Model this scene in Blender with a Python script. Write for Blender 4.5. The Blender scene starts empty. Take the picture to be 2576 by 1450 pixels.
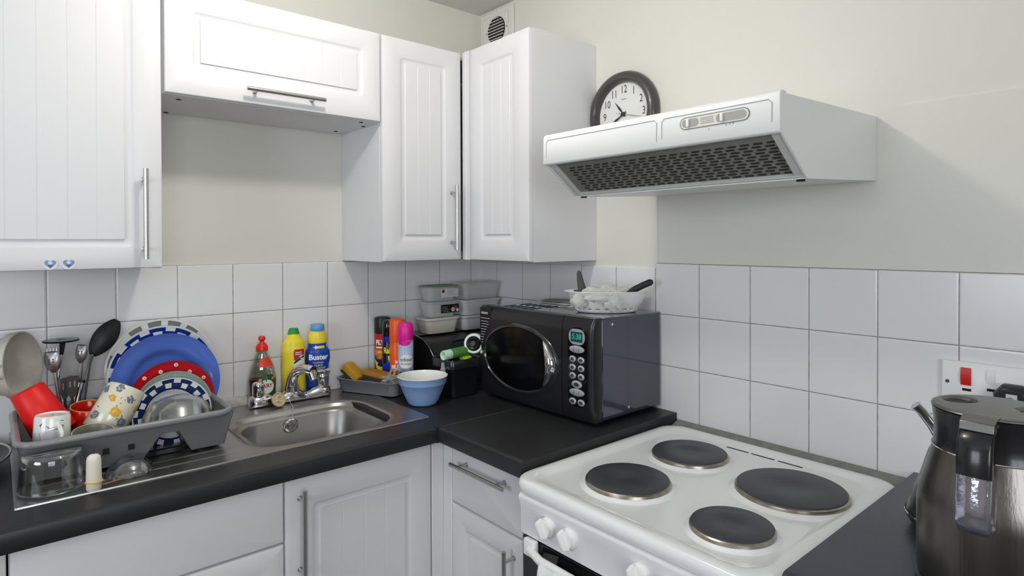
import bpy, bmesh, math, random
from mathutils import Vector, Matrix, Quaternion
random.seed(7)
SC = bpy.context.scene
PI = math.pi
# ------------------------------------------------------------------ camera
F_PX, YAW, PITCH, ROLL = 1524.94, 0.7080, -0.0078, -0.0033
CAM = Vector((-1.5081, -1.9563, 1.4169))
cd = bpy.data.cameras.new('camera'); cam = bpy.data.objects.new('camera', cd)
SC.collection.objects.link(cam); SC.camera = cam
cd.sensor_fit = 'HORIZONTAL'; cd.sensor_width = 36.0; cd.lens = 36.0 * F_PX / 2576
cd.shift_y = -104.69 / 2576   # architectural shift keeps the verticals upright
cd.clip_start = 0.02; cd.clip_end = 50
fw = Vector((math.sin(YAW) * math.cos(PITCH), math.cos(YAW) * math.cos(PITCH), math.sin(PITCH)))
rt = fw.cross(Vector((0, 0, 1))).normalized(); up = rt.cross(fw)
rt2 = rt * math.cos(ROLL) + up * math.sin(ROLL); up2 = -rt * math.sin(ROLL) + up * math.cos(ROLL)
cam.matrix_world = Matrix(((rt2.x, up2.x, -fw.x, CAM.x), (rt2.y, up2.y, -fw.y, CAM.y), (rt2.z, up2.z, -fw.z, CAM.z), (0, 0, 0, 1)))
# ------------------------------------------------------------------ light
w = bpy.data.worlds.new('sky'); SC.world = w; w.use_nodes = True
bg = w.node_tree.nodes['Background']; bg.inputs[0].default_value = (0.72, 0.84, 1.0, 1); bg.inputs[1].default_value = 0.8
def light(name, kind, loc, power, col, **k):
    l = bpy.data.lights.new(name, kind); l.energy = power; l.color = col
    o = bpy.data.objects.new(name, l); SC.collection.objects.link(o); o.location = loc
    for a, b in k.items():
        if a == 'rot': o.rotation_euler = b
        else: setattr(l, a, b)
    return o
light('ceiling_bulb', 'POINT', (-0.99, -0.87, 2.17), 15.5, (1.0, 0.965, 0.91), shadow_soft_size=0.045)
light('window_daylight', 'AREA', (-1.9, -3.47, 1.55), 50, (0.95, 0.97, 1.0), shape='RECTANGLE', size=1.5, size_y=1.1, rot=(PI / 2, 0, 0))
light('side_window_daylight', 'AREA', (-3.27, -1.5, 1.55), 44, (0.85, 0.91, 1.0), shape='RECTANGLE', size=1.2, size_y=1.1, rot=(PI / 2, 0, -PI / 2))
vs = SC.view_settings
vs.view_transform = 'Standard'; vs.look = 'None'; vs.gamma = 1.0; vs.use_curve_mapping = False; vs.exposure = -0.40
SC.cycles.max_bounces = 10; SC.cycles.diffuse_bounces = 5; SC.cycles.glossy_bounces = 5
SC.cycles.transmission_bounces = 10; SC.cycles.transparent_max_bounces = 12
SC.cycles.caustics_reflective = False; SC.cycles.caustics_refractive = False
SC.cycles.use_denoising = True
# ------------------------------------------------------------------ materials
MATS = {}
def M(name, col=None, rough=0.5, metal=0.0, coat=0.0, trans=0.0, ior=1.45, emit=None, alpha=1.0, noise=None, bump=None, spec=0.5, sub=0.0):
    """plain or lightly mottled principled material; noise=(scale, col2, amount) ; bump=(scale, strength)"""
    if name in MATS: return MATS[name]
    m = bpy.data.materials.new(name); m.use_nodes = True
    nt = m.node_tree; b = nt.nodes['Principled BSDF']; L = nt.links
    b.inputs['Base Color'].default_value = (*col, 1); b.inputs['Roughness'].default_value = rough
    b.inputs['Metallic'].default_value = metal; b.inputs['IOR'].default_value = ior
    b.inputs['Coat Weight'].default_value = coat; b.inputs['Coat Roughness'].default_value = 0.08
    b.inputs['Transmission Weight'].default_value = trans; b.inputs['Alpha'].default_value = alpha
    b.inputs['Specular IOR Level'].default_value = spec
    if sub: b.inputs['Subsurface Weight'].default_value = sub; b.inputs['Subsurface Scale'].default_value = 0.01
    if emit: b.inputs['Emission Color'].default_value = (*emit[0], 1); b.inputs['Emission Strength'].default_value = emit[1]
    if noise or bump:
        tc = nt.nodes.new('ShaderNodeTexCoord')
    if noise:
        n = nt.nodes.new('ShaderNodeTexNoise'); n.inputs['Scale'].default_value = noise[0]; n.inputs['Detail'].default_value = 4
        L.new(tc.outputs['Object'], n.inputs['Vector'])
        r = nt.nodes.new('ShaderNodeValToRGB'); r.color_ramp.elements[0].position = 0.5 - 0.5 * (1 - noise[2]) ; r.color_ramp.elements[1].position = 0.5 + 0.5 * (1 - noise[2])
        r.color_ramp.elements[0].color = (*noise[1], 1); r.color_ramp.elements[1].color = (*col, 1)
        L.new(n.outputs['Fac'], r.inputs['Fac']); L.new(r.outputs['Color'], b.inputs['Base Color'])
    if bump:
        n2 = nt.nodes.new('ShaderNodeTexNoise'); n2.inputs['Scale'].default_value = bump[0]; n2.inputs['Detail'].default_value = 5
        if len(bump) > 2:
            mp = nt.nodes.new('ShaderNodeMapping'); mp.inputs['Scale'].default_value = bump[2]
            L.new(tc.outputs['Object'], mp.inputs['Vector']); L.new(mp.outputs['Vector'], n2.inputs['Vector'])
        else: L.new(tc.outputs['Object'], n2.inputs['Vector'])
        bp = nt.nodes.new('ShaderNodeBump'); bp.inputs['Strength'].default_value = bump[1]; bp.inputs['Distance'].default_value = 0.002
        L.new(n2.outputs['Fac'], bp.inputs['Height']); L.new(bp.outputs['Normal'], b.inputs['Normal'])
    MATS[name] = m
    return m
def sr(r, g, b):
    f = lambda c: ((c / 255 + 0.055) / 1.055) ** 2.4 if c > 10 else c / 255 / 12.92
    return (f(r), f(g), f(b))

def tile_mat(name, axis, phase, ztop, T=0.15):
    m = bpy.data.materials.new(name); m.use_nodes = True; nt = m.node_tree; L = nt.links; b = nt.nodes['Principled BSDF']
    tc = nt.nodes.new('ShaderNodeTexCoord'); sp = nt.nodes.new('ShaderNodeSeparateXYZ'); L.new(tc.outputs['Object'], sp.inputs[0])
    wob = nt.nodes.new('ShaderNodeTexNoise'); wob.inputs['Scale'].default_value = 60; L.new(tc.outputs['Object'], wob.inputs['Vector'])
    def math_(op, a, c=None):
        n = nt.nodes.new('ShaderNodeMath'); n.operation = op
        for i, v in enumerate((a, c)):
            if v is None: continue
            if isinstance(v, (int, float)): n.inputs[i].default_value = v
            else: L.new(v, n.inputs[i])
        return n.outputs[0]
    def dist(o, ph):
        a = math_('ADD', o, ph); a = math_('DIVIDE', a, T); fr = math_('FRACT', a)
        c = math_('SUBTRACT', fr, 0.5); c = math_('ABSOLUTE', c); return math_('SUBTRACT', 0.5, c)
    d = math_('MINIMUM', dist(sp.outputs['XYZ'.index(axis)], phase), dist(sp.outputs[2], -ztop))
    d2 = math_('ADD', d, math_('MULTIPLY', math_('SUBTRACT', wob.outputs['Fac'], 0.5), 0.006))
    r = nt.nodes.new('ShaderNodeValToRGB'); e = r.color_ramp.elements
    e[0].position = 0.004; e[0].color = (*sr(138, 138, 134), 1); e[1].position = 0.010; e[1].color = (*sr(230, 230, 231), 1)
    L.new(d2, r.inputs['Fac']); L.new(r.outputs['Color'], b.inputs['Base Color'])
    r2 = nt.nodes.new('ShaderNodeValToRGB'); r2.color_ramp.elements[0].position = 0.0; r2.color_ramp.elements[1].position = 0.03
    L.new(d, r2.inputs['Fac'])
    n2 = nt.nodes.new('ShaderNodeTexNoise'); n2.inputs['Scale'].default_value = 9; L.new(tc.outputs['Object'], n2.inputs['Vector'])
    h = math_('ADD', r2.outputs['Color'], math_('MULTIPLY', n2.outputs['Fac'], 0.5))
    bp = nt.nodes.new('ShaderNodeBump'); bp.inputs['Strength'].default_value = 0.5; bp.inputs['Distance'].default_value = 0.0012
    L.new(h, bp.inputs['Height']); L.new(bp.outputs['Normal'], b.inputs['Normal'])
    b.inputs['Roughness'].default_value = 0.22
    return m

WALL = M('wall_paint', sr(224, 223, 215), 0.75, bump=(25, 0.25), noise=(3, sr(219, 218, 209), 0.3))
FAR = M('wall_paint_far', sr(150, 144, 134), 0.8)
CEIL = M('ceiling_paint', sr(214, 213, 209), 0.9)
CAB = M('cabinet_white', sr(225, 225, 226), 0.42, noise=(5, sr(221, 221, 223), 0.2))
CARC = M('carcass_white', sr(226, 226, 228), 0.5)
STEEL = M('brushed_steel', (0.55, 0.54, 0.53), 0.32, 1.0, bump=(300, 0.1, (1, 1, 0.04)))
SINKM = M('sink_steel', (0.46, 0.455, 0.445), 0.34, 1.0, noise=(14, (0.40, 0.395, 0.385), 0.2), bump=(40, 0.15))
CHROME = M('chrome', (0.75, 0.75, 0.76), 0.07, 1.0)
WORK = M('worktop_black', sr(32, 32, 34), 0.42, noise=(7, sr(42, 43, 45), 0.15), bump=(500, 0.12))
BLACKP = M('black_plastic', sr(24, 25, 27), 0.35)
BLACKG = M('gloss_black', sr(12, 12, 14), 0.07, coat=0.4)
WHITEP = M('white_plastic', sr(236, 236, 234), 0.35)
WHITEE = M('white_enamel', sr(236, 238, 238), 0.12, coat=0.3)
DARK = M('dark_gap', sr(18, 18, 18), 0.8)
def clear_mat(name, col, lo=0.06, hi=0.75):
    m = bpy.data.materials.new(name); m.use_nodes = True; nt = m.node_tree; L = nt.links; nt.nodes.remove(nt.nodes['Principled BSDF'])
    t = nt.nodes.new('ShaderNodeBsdfTransparent'); t.inputs[0].default_value = (*col, 1)
    g = nt.nodes.new('ShaderNodeBsdfGlossy'); g.inputs['Roughness'].default_value = 0.04; g.inputs[0].default_value = (0.95, 0.95, 0.95, 1)
    lw = nt.nodes.new('ShaderNodeLayerWeight'); lw.inputs[0].default_value = 0.35
    mr = nt.nodes.new('ShaderNodeMapRange'); mr.inputs['To Min'].default_value = lo; mr.inputs['To Max'].default_value = hi
    L.new(lw.outputs['Facing'], mr.inputs['Value']); mx = nt.nodes.new('ShaderNodeMixShader')
    L.new(mr.outputs[0], mx.inputs[0]); L.new(t.outputs[0], mx.inputs[1]); L.new(g.outputs[0], mx.inputs[2]); L.new(mx.outputs[0], nt.nodes['Material Output'].inputs[0])
    MATS[name] = m; return m
GLASS = clear_mat('clear_glass', (0.90, 0.91, 0.91))
CER = M('white_ceramic', sr(235, 236, 232), 0.15, coat=0.3)

# ------------------------------------------------------------------ mesh builder
class MB:
    def __init__(s): s.v = []; s.f = []; s.m = []
    def add(s, vs_, fs, mi=0):
        o = len(s.v); s.v += [Vector(p) for p in vs_]
        for i, f in enumerate(fs):
            s.f.append([k + o for k in f]); s.m.append(mi[i] if isinstance(mi, (list, tuple)) else mi)
        return s
    def box(s, x0, x1, y0, y1, z0, z1, mi=0):
        if x0 > x1: x0, x1 = x1, x0
        if y0 > y1: y0, y1 = y1, y0
        if z0 > z1: z0, z1 = z1, z0
        return s.add([(x0, y0, z0), (x1, y0, z0), (x1, y1, z0), (x0, y1, z0), (x0, y0, z1), (x1, y0, z1), (x1, y1, z1), (x0, y1, z1)],
                     [(0, 3, 2, 1), (4, 5, 6, 7), (0, 1, 5, 4), (1, 2, 6, 5), (2, 3, 7, 6), (3, 0, 4, 7)], mi)
    def prism(s, poly, axis, a, b, mi=0):
        n = len(poly)
        def P(p, t): return {'x': (t, p[0], p[1]), 'y': (p[0], t, p[1]), 'z': (p[0], p[1], t)}[axis]
        return s.add([P(p, a) for p in poly] + [P(p, b) for p in poly],
                     [tuple(range(n)), tuple(range(n, 2 * n))] + [(i, (i + 1) % n, n + (i + 1) % n, n + i) for i in range(n)], mi)
    def loft(s, rings, cap0=True, cap1=True, mi=0, closed=True, mf=None):
        n = len(rings[0]); vs_ = [p for r in rings for p in r]; fs = []; ms = []
        for i in range(len(rings) - 1):
            for j in range(n if closed else n - 1):
                k = (j + 1) % n
                fs.append((i * n + j, i * n + k, (i + 1) * n + k, (i + 1) * n + j)); ms.append(mf(i, j) if mf else mi)
        if cap0: fs.append(tuple(range(n))); ms.append(mf(0, -1) if mf else mi)
        if cap1: fs.append(tuple((len(rings) - 1) * n + j for j in range(n))); ms.append(mf(len(rings) - 2, -1) if mf else mi)
        return s.add(vs_, fs, ms)
    def lathe(s, prof, seg=48, c=(0, 0, 0), sx=1, sy=1, mf=None, mi=0, cap0=False, cap1=False):
        rings = [[(c[0] + max(r, 1e-5) * sx * math.cos(2 * PI * j / seg), c[1] + max(r, 1e-5) * sy * math.sin(2 * PI * j / seg), c[2] + z) for j in range(seg)] for r, z in prof]
        return s.loft(rings, cap0, cap1, mi, mf=mf)
    def cyl(s, p0, p1, r0, r1=None, seg=20, mi=0):
        return s.tube([p0, p1], [r0, r0 if r1 is None else r1], seg, mi)
    def tube(s, path, r, seg=12, mi=0, sq=1.0, closed=False, upv=None):
        path = [Vector(p) for p in path]; n = len(path)
        rs = r if isinstance(r, (list, tuple)) else [r] * n
        rings = []; prev = None
        for i, p in enumerate(path):
            if closed: t = (path[(i + 1) % n] - path[i - 1])
            else: t = path[min(i + 1, n - 1)] - path[max(i - 1, 0)]
            t.normalize()
            if prev is None:
                a = Vector(upv) if upv else (Vector((0, 0, 1)) if abs(t.z) < 0.9 else Vector((1, 0, 0)))
            else: a = prev
            x = (a - t * a.dot(t)).normalized(); y = t.cross(x); prev = x
            rings.append([p + x * rs[i] * math.cos(2 * PI * j / seg) + y * rs[i] * sq * math.sin(2 * PI * j / seg) for j in range(seg)])
        if closed: rings.append(rings[0]); return s.loft(rings, False, False, mi)
        return s.loft(rings, True, True, mi)
    def sphere(s, c, r, seg=16, rings=10, mi=0, sz=1.0):
        pr = [(r * math.sin(PI * i / rings), -r * sz * math.cos(PI * i / rings)) for i in range(rings + 1)]
        return s.lathe(pr, seg, c, mi=mi)
    def xf(s, mat, start=0):
        for i in range(start, len(s.v)): s.v[i] = mat @ s.v[i]
        return s
    def shift(s, x, y, z): return s.xf(Matrix.Translation((x, y, z)))
    def join(s, o, mi=None):
        k = len(s.v); s.v += [p.copy() for p in o.v]
        s.f += [[i + k for i in f] for f in o.f]; s.m += (o.m if mi is None else [mi] * len(o.m)); return s

def rr(x0, x1, y0, y1, r, n=5):
    out = []
    for cx, cy, a0 in ((x1 - r, y1 - r, 0), (x0 + r, y1 - r, PI / 2), (x0 + r, y0 + r, PI), (x1 - r, y0 + r, 1.5 * PI)):
        for i in range(n): a = a0 + PI / 2 * i / (n - 1); out.append((cx + r * math.cos(a), cy + r * math.sin(a)))
    return out
def rbox(x0, x1, y0, y1, z0, z1, r=0.01, e=0.003, n=6, r2=None):
    """box with rounded vertical edges (r) and eased top and bottom (e)"""
    m = MB(); r2 = r if r2 is None else r2
    def ring(d, z, rad): return [(p[0], p[1], z) for p in rr(x0 + d, x1 - d, y0 + d, y1 - d, max(rad - d, 0.0005), n)]
    return m.loft([ring(e, z0, r), ring(0, z0 + e, r), ring(0, z1 - e, r), ring(e * 0.3, z1 - e * 0.3, r), ring(e, z1, r)])
def frame_mat(o, U, V, W):
    return Matrix(((U[0], V[0], W[0], o[0]), (U[1], V[1], W[1], o[1]), (U[2], V[2], W[2], o[2]), (0, 0, 0, 1)))
LEFTW = lambda x, y, z: frame_mat((x, y, z), (1, 0, 0), (0, 0, 1), (0, -1, 0))      # u=+x v=+z w=-y
RIGHTW = lambda x, y, z: frame_mat((x, y, z), (0, -1, 0), (0, 0, 1), (-1, 0, 0))    # u=-y v=+z w=-x

def obj(name, mb, mats, parent=None, smooth=40, bevel=0, label=None, world=False, kind=None, subsurf=0):
    """link one mesh object; world=True: vertices are in world space, moved into the top parent's frame"""
    me = bpy.data.meshes.new(name)
    vs_ = mb.v
    if world and parent is not None:
        top = parent
        while top.parent: top = top.parent
        inv = top.matrix_basis.inverted(); vs_ = [inv @ p for p in vs_]
    me.from_pydata([tuple(p) for p in vs_], [], mb.f)
    if not isinstance(mats, (list, tuple)): mats = [mats]
    for m in mats: me.materials.append(m)
    for p, mi in zip(me.polygons, mb.m): p.material_index = min(mi, len(mats) - 1)
    bm = bmesh.new(); bm.from_mesh(me); bmesh.ops.remove_doubles(bm, verts=bm.verts, dist=1e-6)
    bmesh.ops.recalc_face_normals(bm, faces=bm.faces); bm.to_mesh(me); bm.free()
    if smooth:
        for p in me.polygons: p.use_smooth = True
        me.set_sharp_from_angle(angle=math.radians(smooth))
    o = bpy.data.objects.new(name, me); SC.collection.objects.link(o)
    if parent is not None: o.parent = parent
    if bevel:
        b = o.modifiers.new('bevel', 'BEVEL'); b.width = bevel; b.segments = 2; b.limit_method = 'ANGLE'; b.angle_limit = math.radians(50)
    if subsurf:
        b = o.modifiers.new('sub', 'SUBSURF'); b.levels = subsurf; b.render_levels = subsurf
    if label: o['label'] = label
    if kind: o['kind'] = kind
    return o
def thing(name, label, cat, loc=(0, 0, 0), n=None, rotz=0, group=None, mat=None):
    o = bpy.data.objects.new(name, None); SC.collection.objects.link(o); o.empty_display_size = 0.05
    if n is not None:
        q = Vector(n).to_track_quat('Z', 'Y'); mat = Matrix.Translation(loc) @ q.to_matrix().to_4x4() @ Matrix.Rotation(rotz, 4, 'Z')
    if mat is None: mat = Matrix.Translation(loc) @ Matrix.Rotation(rotz, 4, 'Z')
    o.matrix_basis = mat
    o['label'] = label; o['category'] = cat
    if group: o['group'] = group
    return o
def tag(o, label, cat, group=None):
    o['label'] = label; o['category'] = cat
    if group: o['group'] = group
    return o
def struct(name, mb, mat, parent=None, **k):
    o = obj(name, mb, mat, parent, **k); o['kind'] = 'structure'; return o

def text_mb(s, size, align='CENTER', bold=0.0, sx=1.0, shear=0.0):
    cu = bpy.data.curves.new('t', 'FONT'); cu.body = s; cu.size = size; cu.align_x = align; cu.align_y = 'CENTER'
    cu.offset = bold; cu.resolution_u = 3; cu.shear = shear
    o = bpy.data.objects.new('t', cu); me = bpy.data.meshes.new_from_object(o)
    m = MB(); m.add([(v.co.x * sx, v.co.y, 0) for v in me.vertices], [tuple(p.vertices) for p in me.polygons])
    bpy.data.objects.remove(o); bpy.data.curves.remove(cu); bpy.data.meshes.remove(me)
    return m

# ================================================================== ROOM
CZ = 2.333
struct('floor', MB().box(-3.3, 0.1, -3.5, 0.1, -0.05, 0), M('floor_vinyl', sr(92, 86, 80), 0.5, noise=(8, sr(78, 74, 70), 0.2)))
struct('ceiling', MB().box(-3.3, 0.1, -3.5, 0.1, CZ, CZ + 0.05), CEIL)
wl = struct('wall_back', MB().box(-3.3, 0.1, 0, 0.1, 0, CZ), WALL)
wr = struct('wall_right', MB().box(0, 0.1, -3.5, 0, 0, CZ), WALL)
def wall_open(axis, pos, a0, a1, o0, o1, z0, z1, t):
    m = MB()
    for (p, q, zz0, zz1) in ((a0, o0, 0, CZ), (o1, a1, 0, CZ), (o0, o1, 0, z0), (o0, o1, z1, CZ)):
        if axis == 'y': m.box(p, q, pos, pos + t, zz0, zz1)
        else: m.box(pos, pos + t, p, q, zz0, zz1)
    return m
struct('wall_front', wall_open('y', -3.5, -3.3, 0.1, -2.6, -1.2, 1.0, 2.05, 0.1), FAR)
struct('wall_left', wall_open('x', -3.3, -3.4, 0.0, -2.05, -0.95, 1.0, 2.05, 0.1), FAR)
pane = M('window_glass', (1, 1, 1), 0.0, alpha=0.08)
for nm, ax, pos, o0, o1 in (('window_1', 'y', -3.43, -2.6, -1.2), ('window_2', 'x', -3.23, -2.05, -0.95)):
    f = MB()
    def bar(a, b, z0, z1, f=f, ax=ax, pos=pos):
        if ax == 'y': f.box(a, b, pos - 0.02, pos + 0.02, z0, z1)
        else: f.box(pos - 0.02, pos + 0.02, a, b, z0, z1)
    bar(o0, o1, 1.0, 1.05); bar(o0, o1, 2.0, 2.05); bar(o0, o0 + 0.05, 1.05, 2.0); bar(o1 - 0.05, o1, 1.05, 2.0)
    bar((o0 + o1) / 2 - 0.025, (o0 + o1) / 2 + 0.025, 1.05, 2.0)
    fo = struct(nm, f, WHITEP)
    p = MB()
    if ax == 'y': p.box(o0 + 0.05, o1 - 0.05, pos - 0.003, pos + 0.003, 1.05, 2.0)
    else: p.box(pos - 0.003, pos + 0.003, o0 + 0.05, o1 - 0.05, 1.05, 2.0)
    obj('pane', p, pane, fo, kind='structure')
ZT = 1.3517
TL = tile_mat('wall_tiles_back', 'X', 0.2054, ZT); TR = tile_mat('wall_tiles_right', 'Y', 0.8602, ZT)
struct('trim_1', MB().prism([(-0.0005, 0.86), (-0.0065, 0.86), (-0.0065, ZT - 0.003), (-0.004, ZT), (-0.0005, ZT)], 'x', -2.4, -0.0066), TL, smooth=0)
struct('trim_2', MB().prism([(-0.0005, 0.86), (-0.0065, 0.86), (-0.0065, ZT - 0.017), (-0.004, ZT - 0.014), (-0.0005, ZT - 0.014)], 'y', -0.0005, -0.8655), TR, smooth=0)
struct('trim_3', MB().prism([(-0.0005, 0.86), (-0.0105, 0.86), (-0.0105, ZT - 0.003), (-0.007, ZT), (-0.0005, ZT)], 'y', -0.866, -2.6), TR, smooth=0)
# boxed-out plaster skim on the right wall behind and below the extractor
struct('trim_4', MB().prism([(0.0, -0.866), (-0.0045, -0.870), (-0.0045, -1.9), (0, -1.9)], 'z', ZT + 0.0005, 1.71), WALL)
# grimy grey strip where tiles meet the cooker
struct('trim_5', MB().prism([(-0.0107, 0.86), (-0.048, 0.86), (-0.048, 0.889), (-0.0107, 0.901)], 'y', -0.9395, -1.5305),
       M('grout_strip', sr(150, 152, 148), 0.7, noise=(40, sr(110, 112, 106), 0.3)))
# white sealant ledge behind the drainer
struct('trim_6', MB().prism([(-0.007, 0.9215), (-0.030, 0.9215), (-0.030, 0.934), (-0.022, 0.944), (-0.007, 0.948)], 'x', -1.482, -0.905),
       M('sealant', sr(214, 214, 208), 0.6, noise=(50, sr(160, 158, 150), 0.25)))

# ================================================================== CABINETRY
def door_mb(wd, h, ins=None, grooves=0, t=0.018):
    """ins = (left, right, bottom, top) frame widths; grooves = vertical V grooves in the raised field"""
    m = MB()
    def ring(l, r, b, tp, z, rad): return [(p[0], p[1], z) for p in rr(l, wd - r, b, h - tp, rad)]
    R0 = [ring(0, 0, 0, 0, 0, 0.001), ring(0, 0, 0, 0, t - 0.004, 0.001), ring(0.0012, 0.0012, 0.0012, 0.0012, t - 0.0012, 0.002), ring(0.004, 0.004, 0.004, 0.004, t, 0.003)]
    if ins is None: return m.loft(R0)
    l, r, b, tp = ins
    for d, z in ((0, t), (0.0015, t - 0.0008), (0.005, t - 0.0042), (0.010, t - 0.0056), (0.022, t - 0.0060)):
        R0.append(ring(l + d, r + d, b + d, tp + d, z, max(0.012 - d * 0.4, 0.002)))
    m.loft(R0)
    d = 0.019; x0, x1, y0, y1 = l + d, wd - r - d, b + d, h - tp - d
    pts = [(x0, t - 0.0065), (x0, t - 0.0022), (x0 + 0.0015, t - 0.0010)]
    for g in range(grooves):
        gx = x0 + (x1 - x0) * (g + 1) / (grooves + 1)
        pts += [(gx - 0.0013, t - 0.0010), (gx, t - 0.0020), (gx + 0.0013, t - 0.0010)]
    pts += [(x1 - 0.0015, t - 0.0010), (x1, t - 0.0022), (x1, t - 0.0065)]
    m.prism(pts, 'y', y0, y1)
    return m
def handle_mb(u, v, vert, L=0.21, span=0.155, off=0.032, r=0.0055, t=0.018):
    """bar handle centred at (u, v) on a door front at depth t"""
    m = MB(); d = Vector((0, 1, 0)) if vert else Vector((1, 0, 0)); c = Vector((u, v, t + off))
    m.cyl(c - d * L / 2, c + d * L / 2, r, seg=16)
    for s in (-1, 1):
        p = c + d * s * span / 2; m.cyl((p.x, p.y, t), (p.x, p.y, t + off), r * 0.78, seg=12)
        m.cyl((p.x, p.y, t), (p.x, p.y, t + 0.002), r * 1.15, seg=12)
    return m
def put_door(root, MX, name, wd, h, ins=None, grooves=0, hd=None, mat=CAB, lab=None):
    d = obj(name, door_mb(wd, h, ins, grooves).xf(MX), mat, root, world=True, smooth=30)
    if lab: d['label'] = lab
    if hd: obj('handle', handle_mb(*hd).xf(MX), STEEL, d, world=True)
    return d
def carcass(x0, x1, y0, y1, z0, z1, rec=0.012, t=0.016, openside=None):
    m = MB(); m.box(x0, x0 + t, y0, y1, z0, z1); m.box(x1 - t, x1, y0, y1, z0, z1)
    m.box(x0 + t, x1 - t, y0, y1, z0 + rec, z0 + rec + t); m.box(x0 + t, x1 - t, y0, y1, z1 - t, z1)
    m.box(x0 + t, x1 - t, y1 - 0.006, y1, z0 + rec + t, z1 - t); return m
DY = -0.267   # back of wall-cabinet doors on the back wall; front face at -0.285
# left wall cabinet
c1 = thing('wall_cabinet', 'tall white wall cabinet at the far left with two heart stickers on its door', 'cabinet', (-1.44, -0.15, 1.357))
obj('carcass', carcass(-1.784, -1.194, -0.265, -0.001, 1.355, 2.057), CARC, c1, world=True)
dl = put_door(c1, LEFTW(-1.783, DY, 1.357), 'door', 0.588, 0.698, (0.058, 0.058, 0.050, 0.056), 7, (0.588 - 0.0395, 0.1285, True, 0.213, 0.165))
# over-sink cabinet
c2 = thing('wall_cabinet', 'short wide white wall cabinet with horizontal bar handle above the sink', 'cabinet', (-0.885, -0.15, 1.778))
obj('carcass', carcass(-1.191, -0.6005, -0.265, -0.001, 1.785, 2.057, rec=0.0), CARC, c2, world=True)
put_door(c2, LEFTW(-1.188, DY, 1.786), 'door', 0.583, 0.269, (0.062, 0.057, 0.066, 0.058), 7, (0.289, 0.032, False, 0.212, 0.155))
for x, y in ((-1.144, -0.218), (-1.135, -0.022), (-0.648, -0.242), (-0.642, -0.049), (-0.612, -0.185)):
    obj('screw_cap', MB().cyl((x, y, 1.7852), (x, y, 1.7838), 0.006, seg=14), DARK, c2, world=True)
# cabinet left of the corner
c3 = thing('wall_cabinet', 'narrow tall white wall cabinet with vertical bar handle left of the corner', 'cabinet', (-0.45, -0.15, 1.357))
obj('carcass', carcass(-0.5995, -0.302, -0.265, -0.001, 1.355, 2.057), CARC, c3, world=True)
put_door(c3, LEFTW(-0.598, DY, 1.357), 'door', 0.295, 0.698, (0.0615, 0.061, 0.065, 0.057), 2, (0.2555, 0.1405, True, 0.215, 0.165))
# cabinet on the right wall
c4 = thing('wall_cabinet', 'handleless tall white wall cabinet on the right wall beside the clock', 'cabinet', (-0.15, -0.47, 1.357))
m = MB(); m.box(-0.279, -0.001, -0.622, -0.606, 1.355, 2.057); m.box(-0.279, -0.001, -0.606, -0.012, 1.369, 1.385)
m.box(-0.279, -0.001, -0.606, -0.012, 2.041, 2.057); m.box(-0.006, -0.001, -0.606, -0.012, 1.385, 2.041)
obj('carcass', m, CARC, c4, world=True)
put_door(c4, RIGHTW(-0.280, -0.329, 1.357), 'door', 0.292, 0.698, (0.057, 0.069, 0.065, 0.057), 2)
m = MB(); m.box(-0.298, -0.280, -0.327, -0.287, 1.357, 2.055); m.cyl((-0.2975, -0.305, 1.357), (-0.2975, -0.305, 2.055), 0.004, seg=10)
obj('corner_post', m, CAB, c4, world=True)

# heart stickers on the left cabinet door
st1, st2, st3 = M('sticker_pale', sr(222, 221, 226), 0.3), M('sticker_blue', sr(112, 148, 188), 0.3), M('sticker_purple', sr(70, 52, 120), 0.3)
for k, x in enumerate((-1.413, -1.380)):
    m = MB(); Z = 1.3715
    m.cyl((x, -0.2852, Z), (x, -0.2858, Z), 0.0135, seg=28, mi=0)
    def heart(s, dz, y, mi, cut=None):
        pts = []
        for i in range(40):
            a = 2 * PI * i / 40; hx = 16 * math.sin(a) ** 3; hz = 13 * math.cos(a) - 5 * math.cos(2 * a) - 2 * math.cos(3 * a) - math.cos(4 * a)
            if cut is not None: hz = min(hz, cut)
            pts.append((x + hx * s, Z + dz + hz * s))
        m.prism(pts, 'y', y, y - 0.0004, mi)
    heart(0.00066, 0, -0.2859, 1); heart(0.00026, 0.0018, -0.2863, 0); heart(0.00050, -0.0005, -0.2861, 2, cut=-5)
    tag(obj('sticker', m, [st1, st2, st3]), ('blue and purple heart sticker on the left cabinet door, %s of the two' % ('left' if k == 0 else 'right')), 'sticker', 'heart stickers on the cabinet door')

# ---- base cabinets, back run (front of doors at y=-0.575)
BY = -0.557
TOE = 0.10
def base(x0, x1, lab):
    r = thing('base_cabinet', lab, 'cabinet', ((x0 + x1) / 2, -0.28, 0))
    m = carcass(x0, x1, BY + 0.001, -0.012, TOE, 0.877 if x1 < -1.4 else 0.74, rec=0.0)
    m.box(x0, x0 + 0.016, BY + 0.001, -0.012, 0.74, 0.877); m.box(x1 - 0.016, x1, BY + 0.001, -0.012, 0.74, 0.877)
    m.box(x0 + .016, x1 - .016, BY + 0.001, BY + 0.017, 0.85, 0.877); m.box(x0, x1, -0.50, -0.48, 0, TOE)
    obj('carcass', m, CARC, r, world=True); return r
b1 = base(-1.492, -1.009, 'white base cabinet under the draining board with a plain drawer front')
put_door(b1, LEFTW(-1.4905, BY, 0.734), 'drawer_front', 0.4795, 0.140)
put_door(b1, LEFTW(-1.4905, BY, 0.145), 'door', 0.4795, 0.584, (0.06, 0.06, 0.06, 0.06), 5)
b2 = base(-1.008, -0.60, 'white base cabinet under the sink bowl with panelled door and long upright handle')
put_door(b2, LEFTW(-1.007, BY, 0.145), 'door', 0.391, 0.729, (0.062, 0.060, 0.062, 0.068), 3, (0.033, 0.5975, True, 0.215, 0.165))
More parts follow.
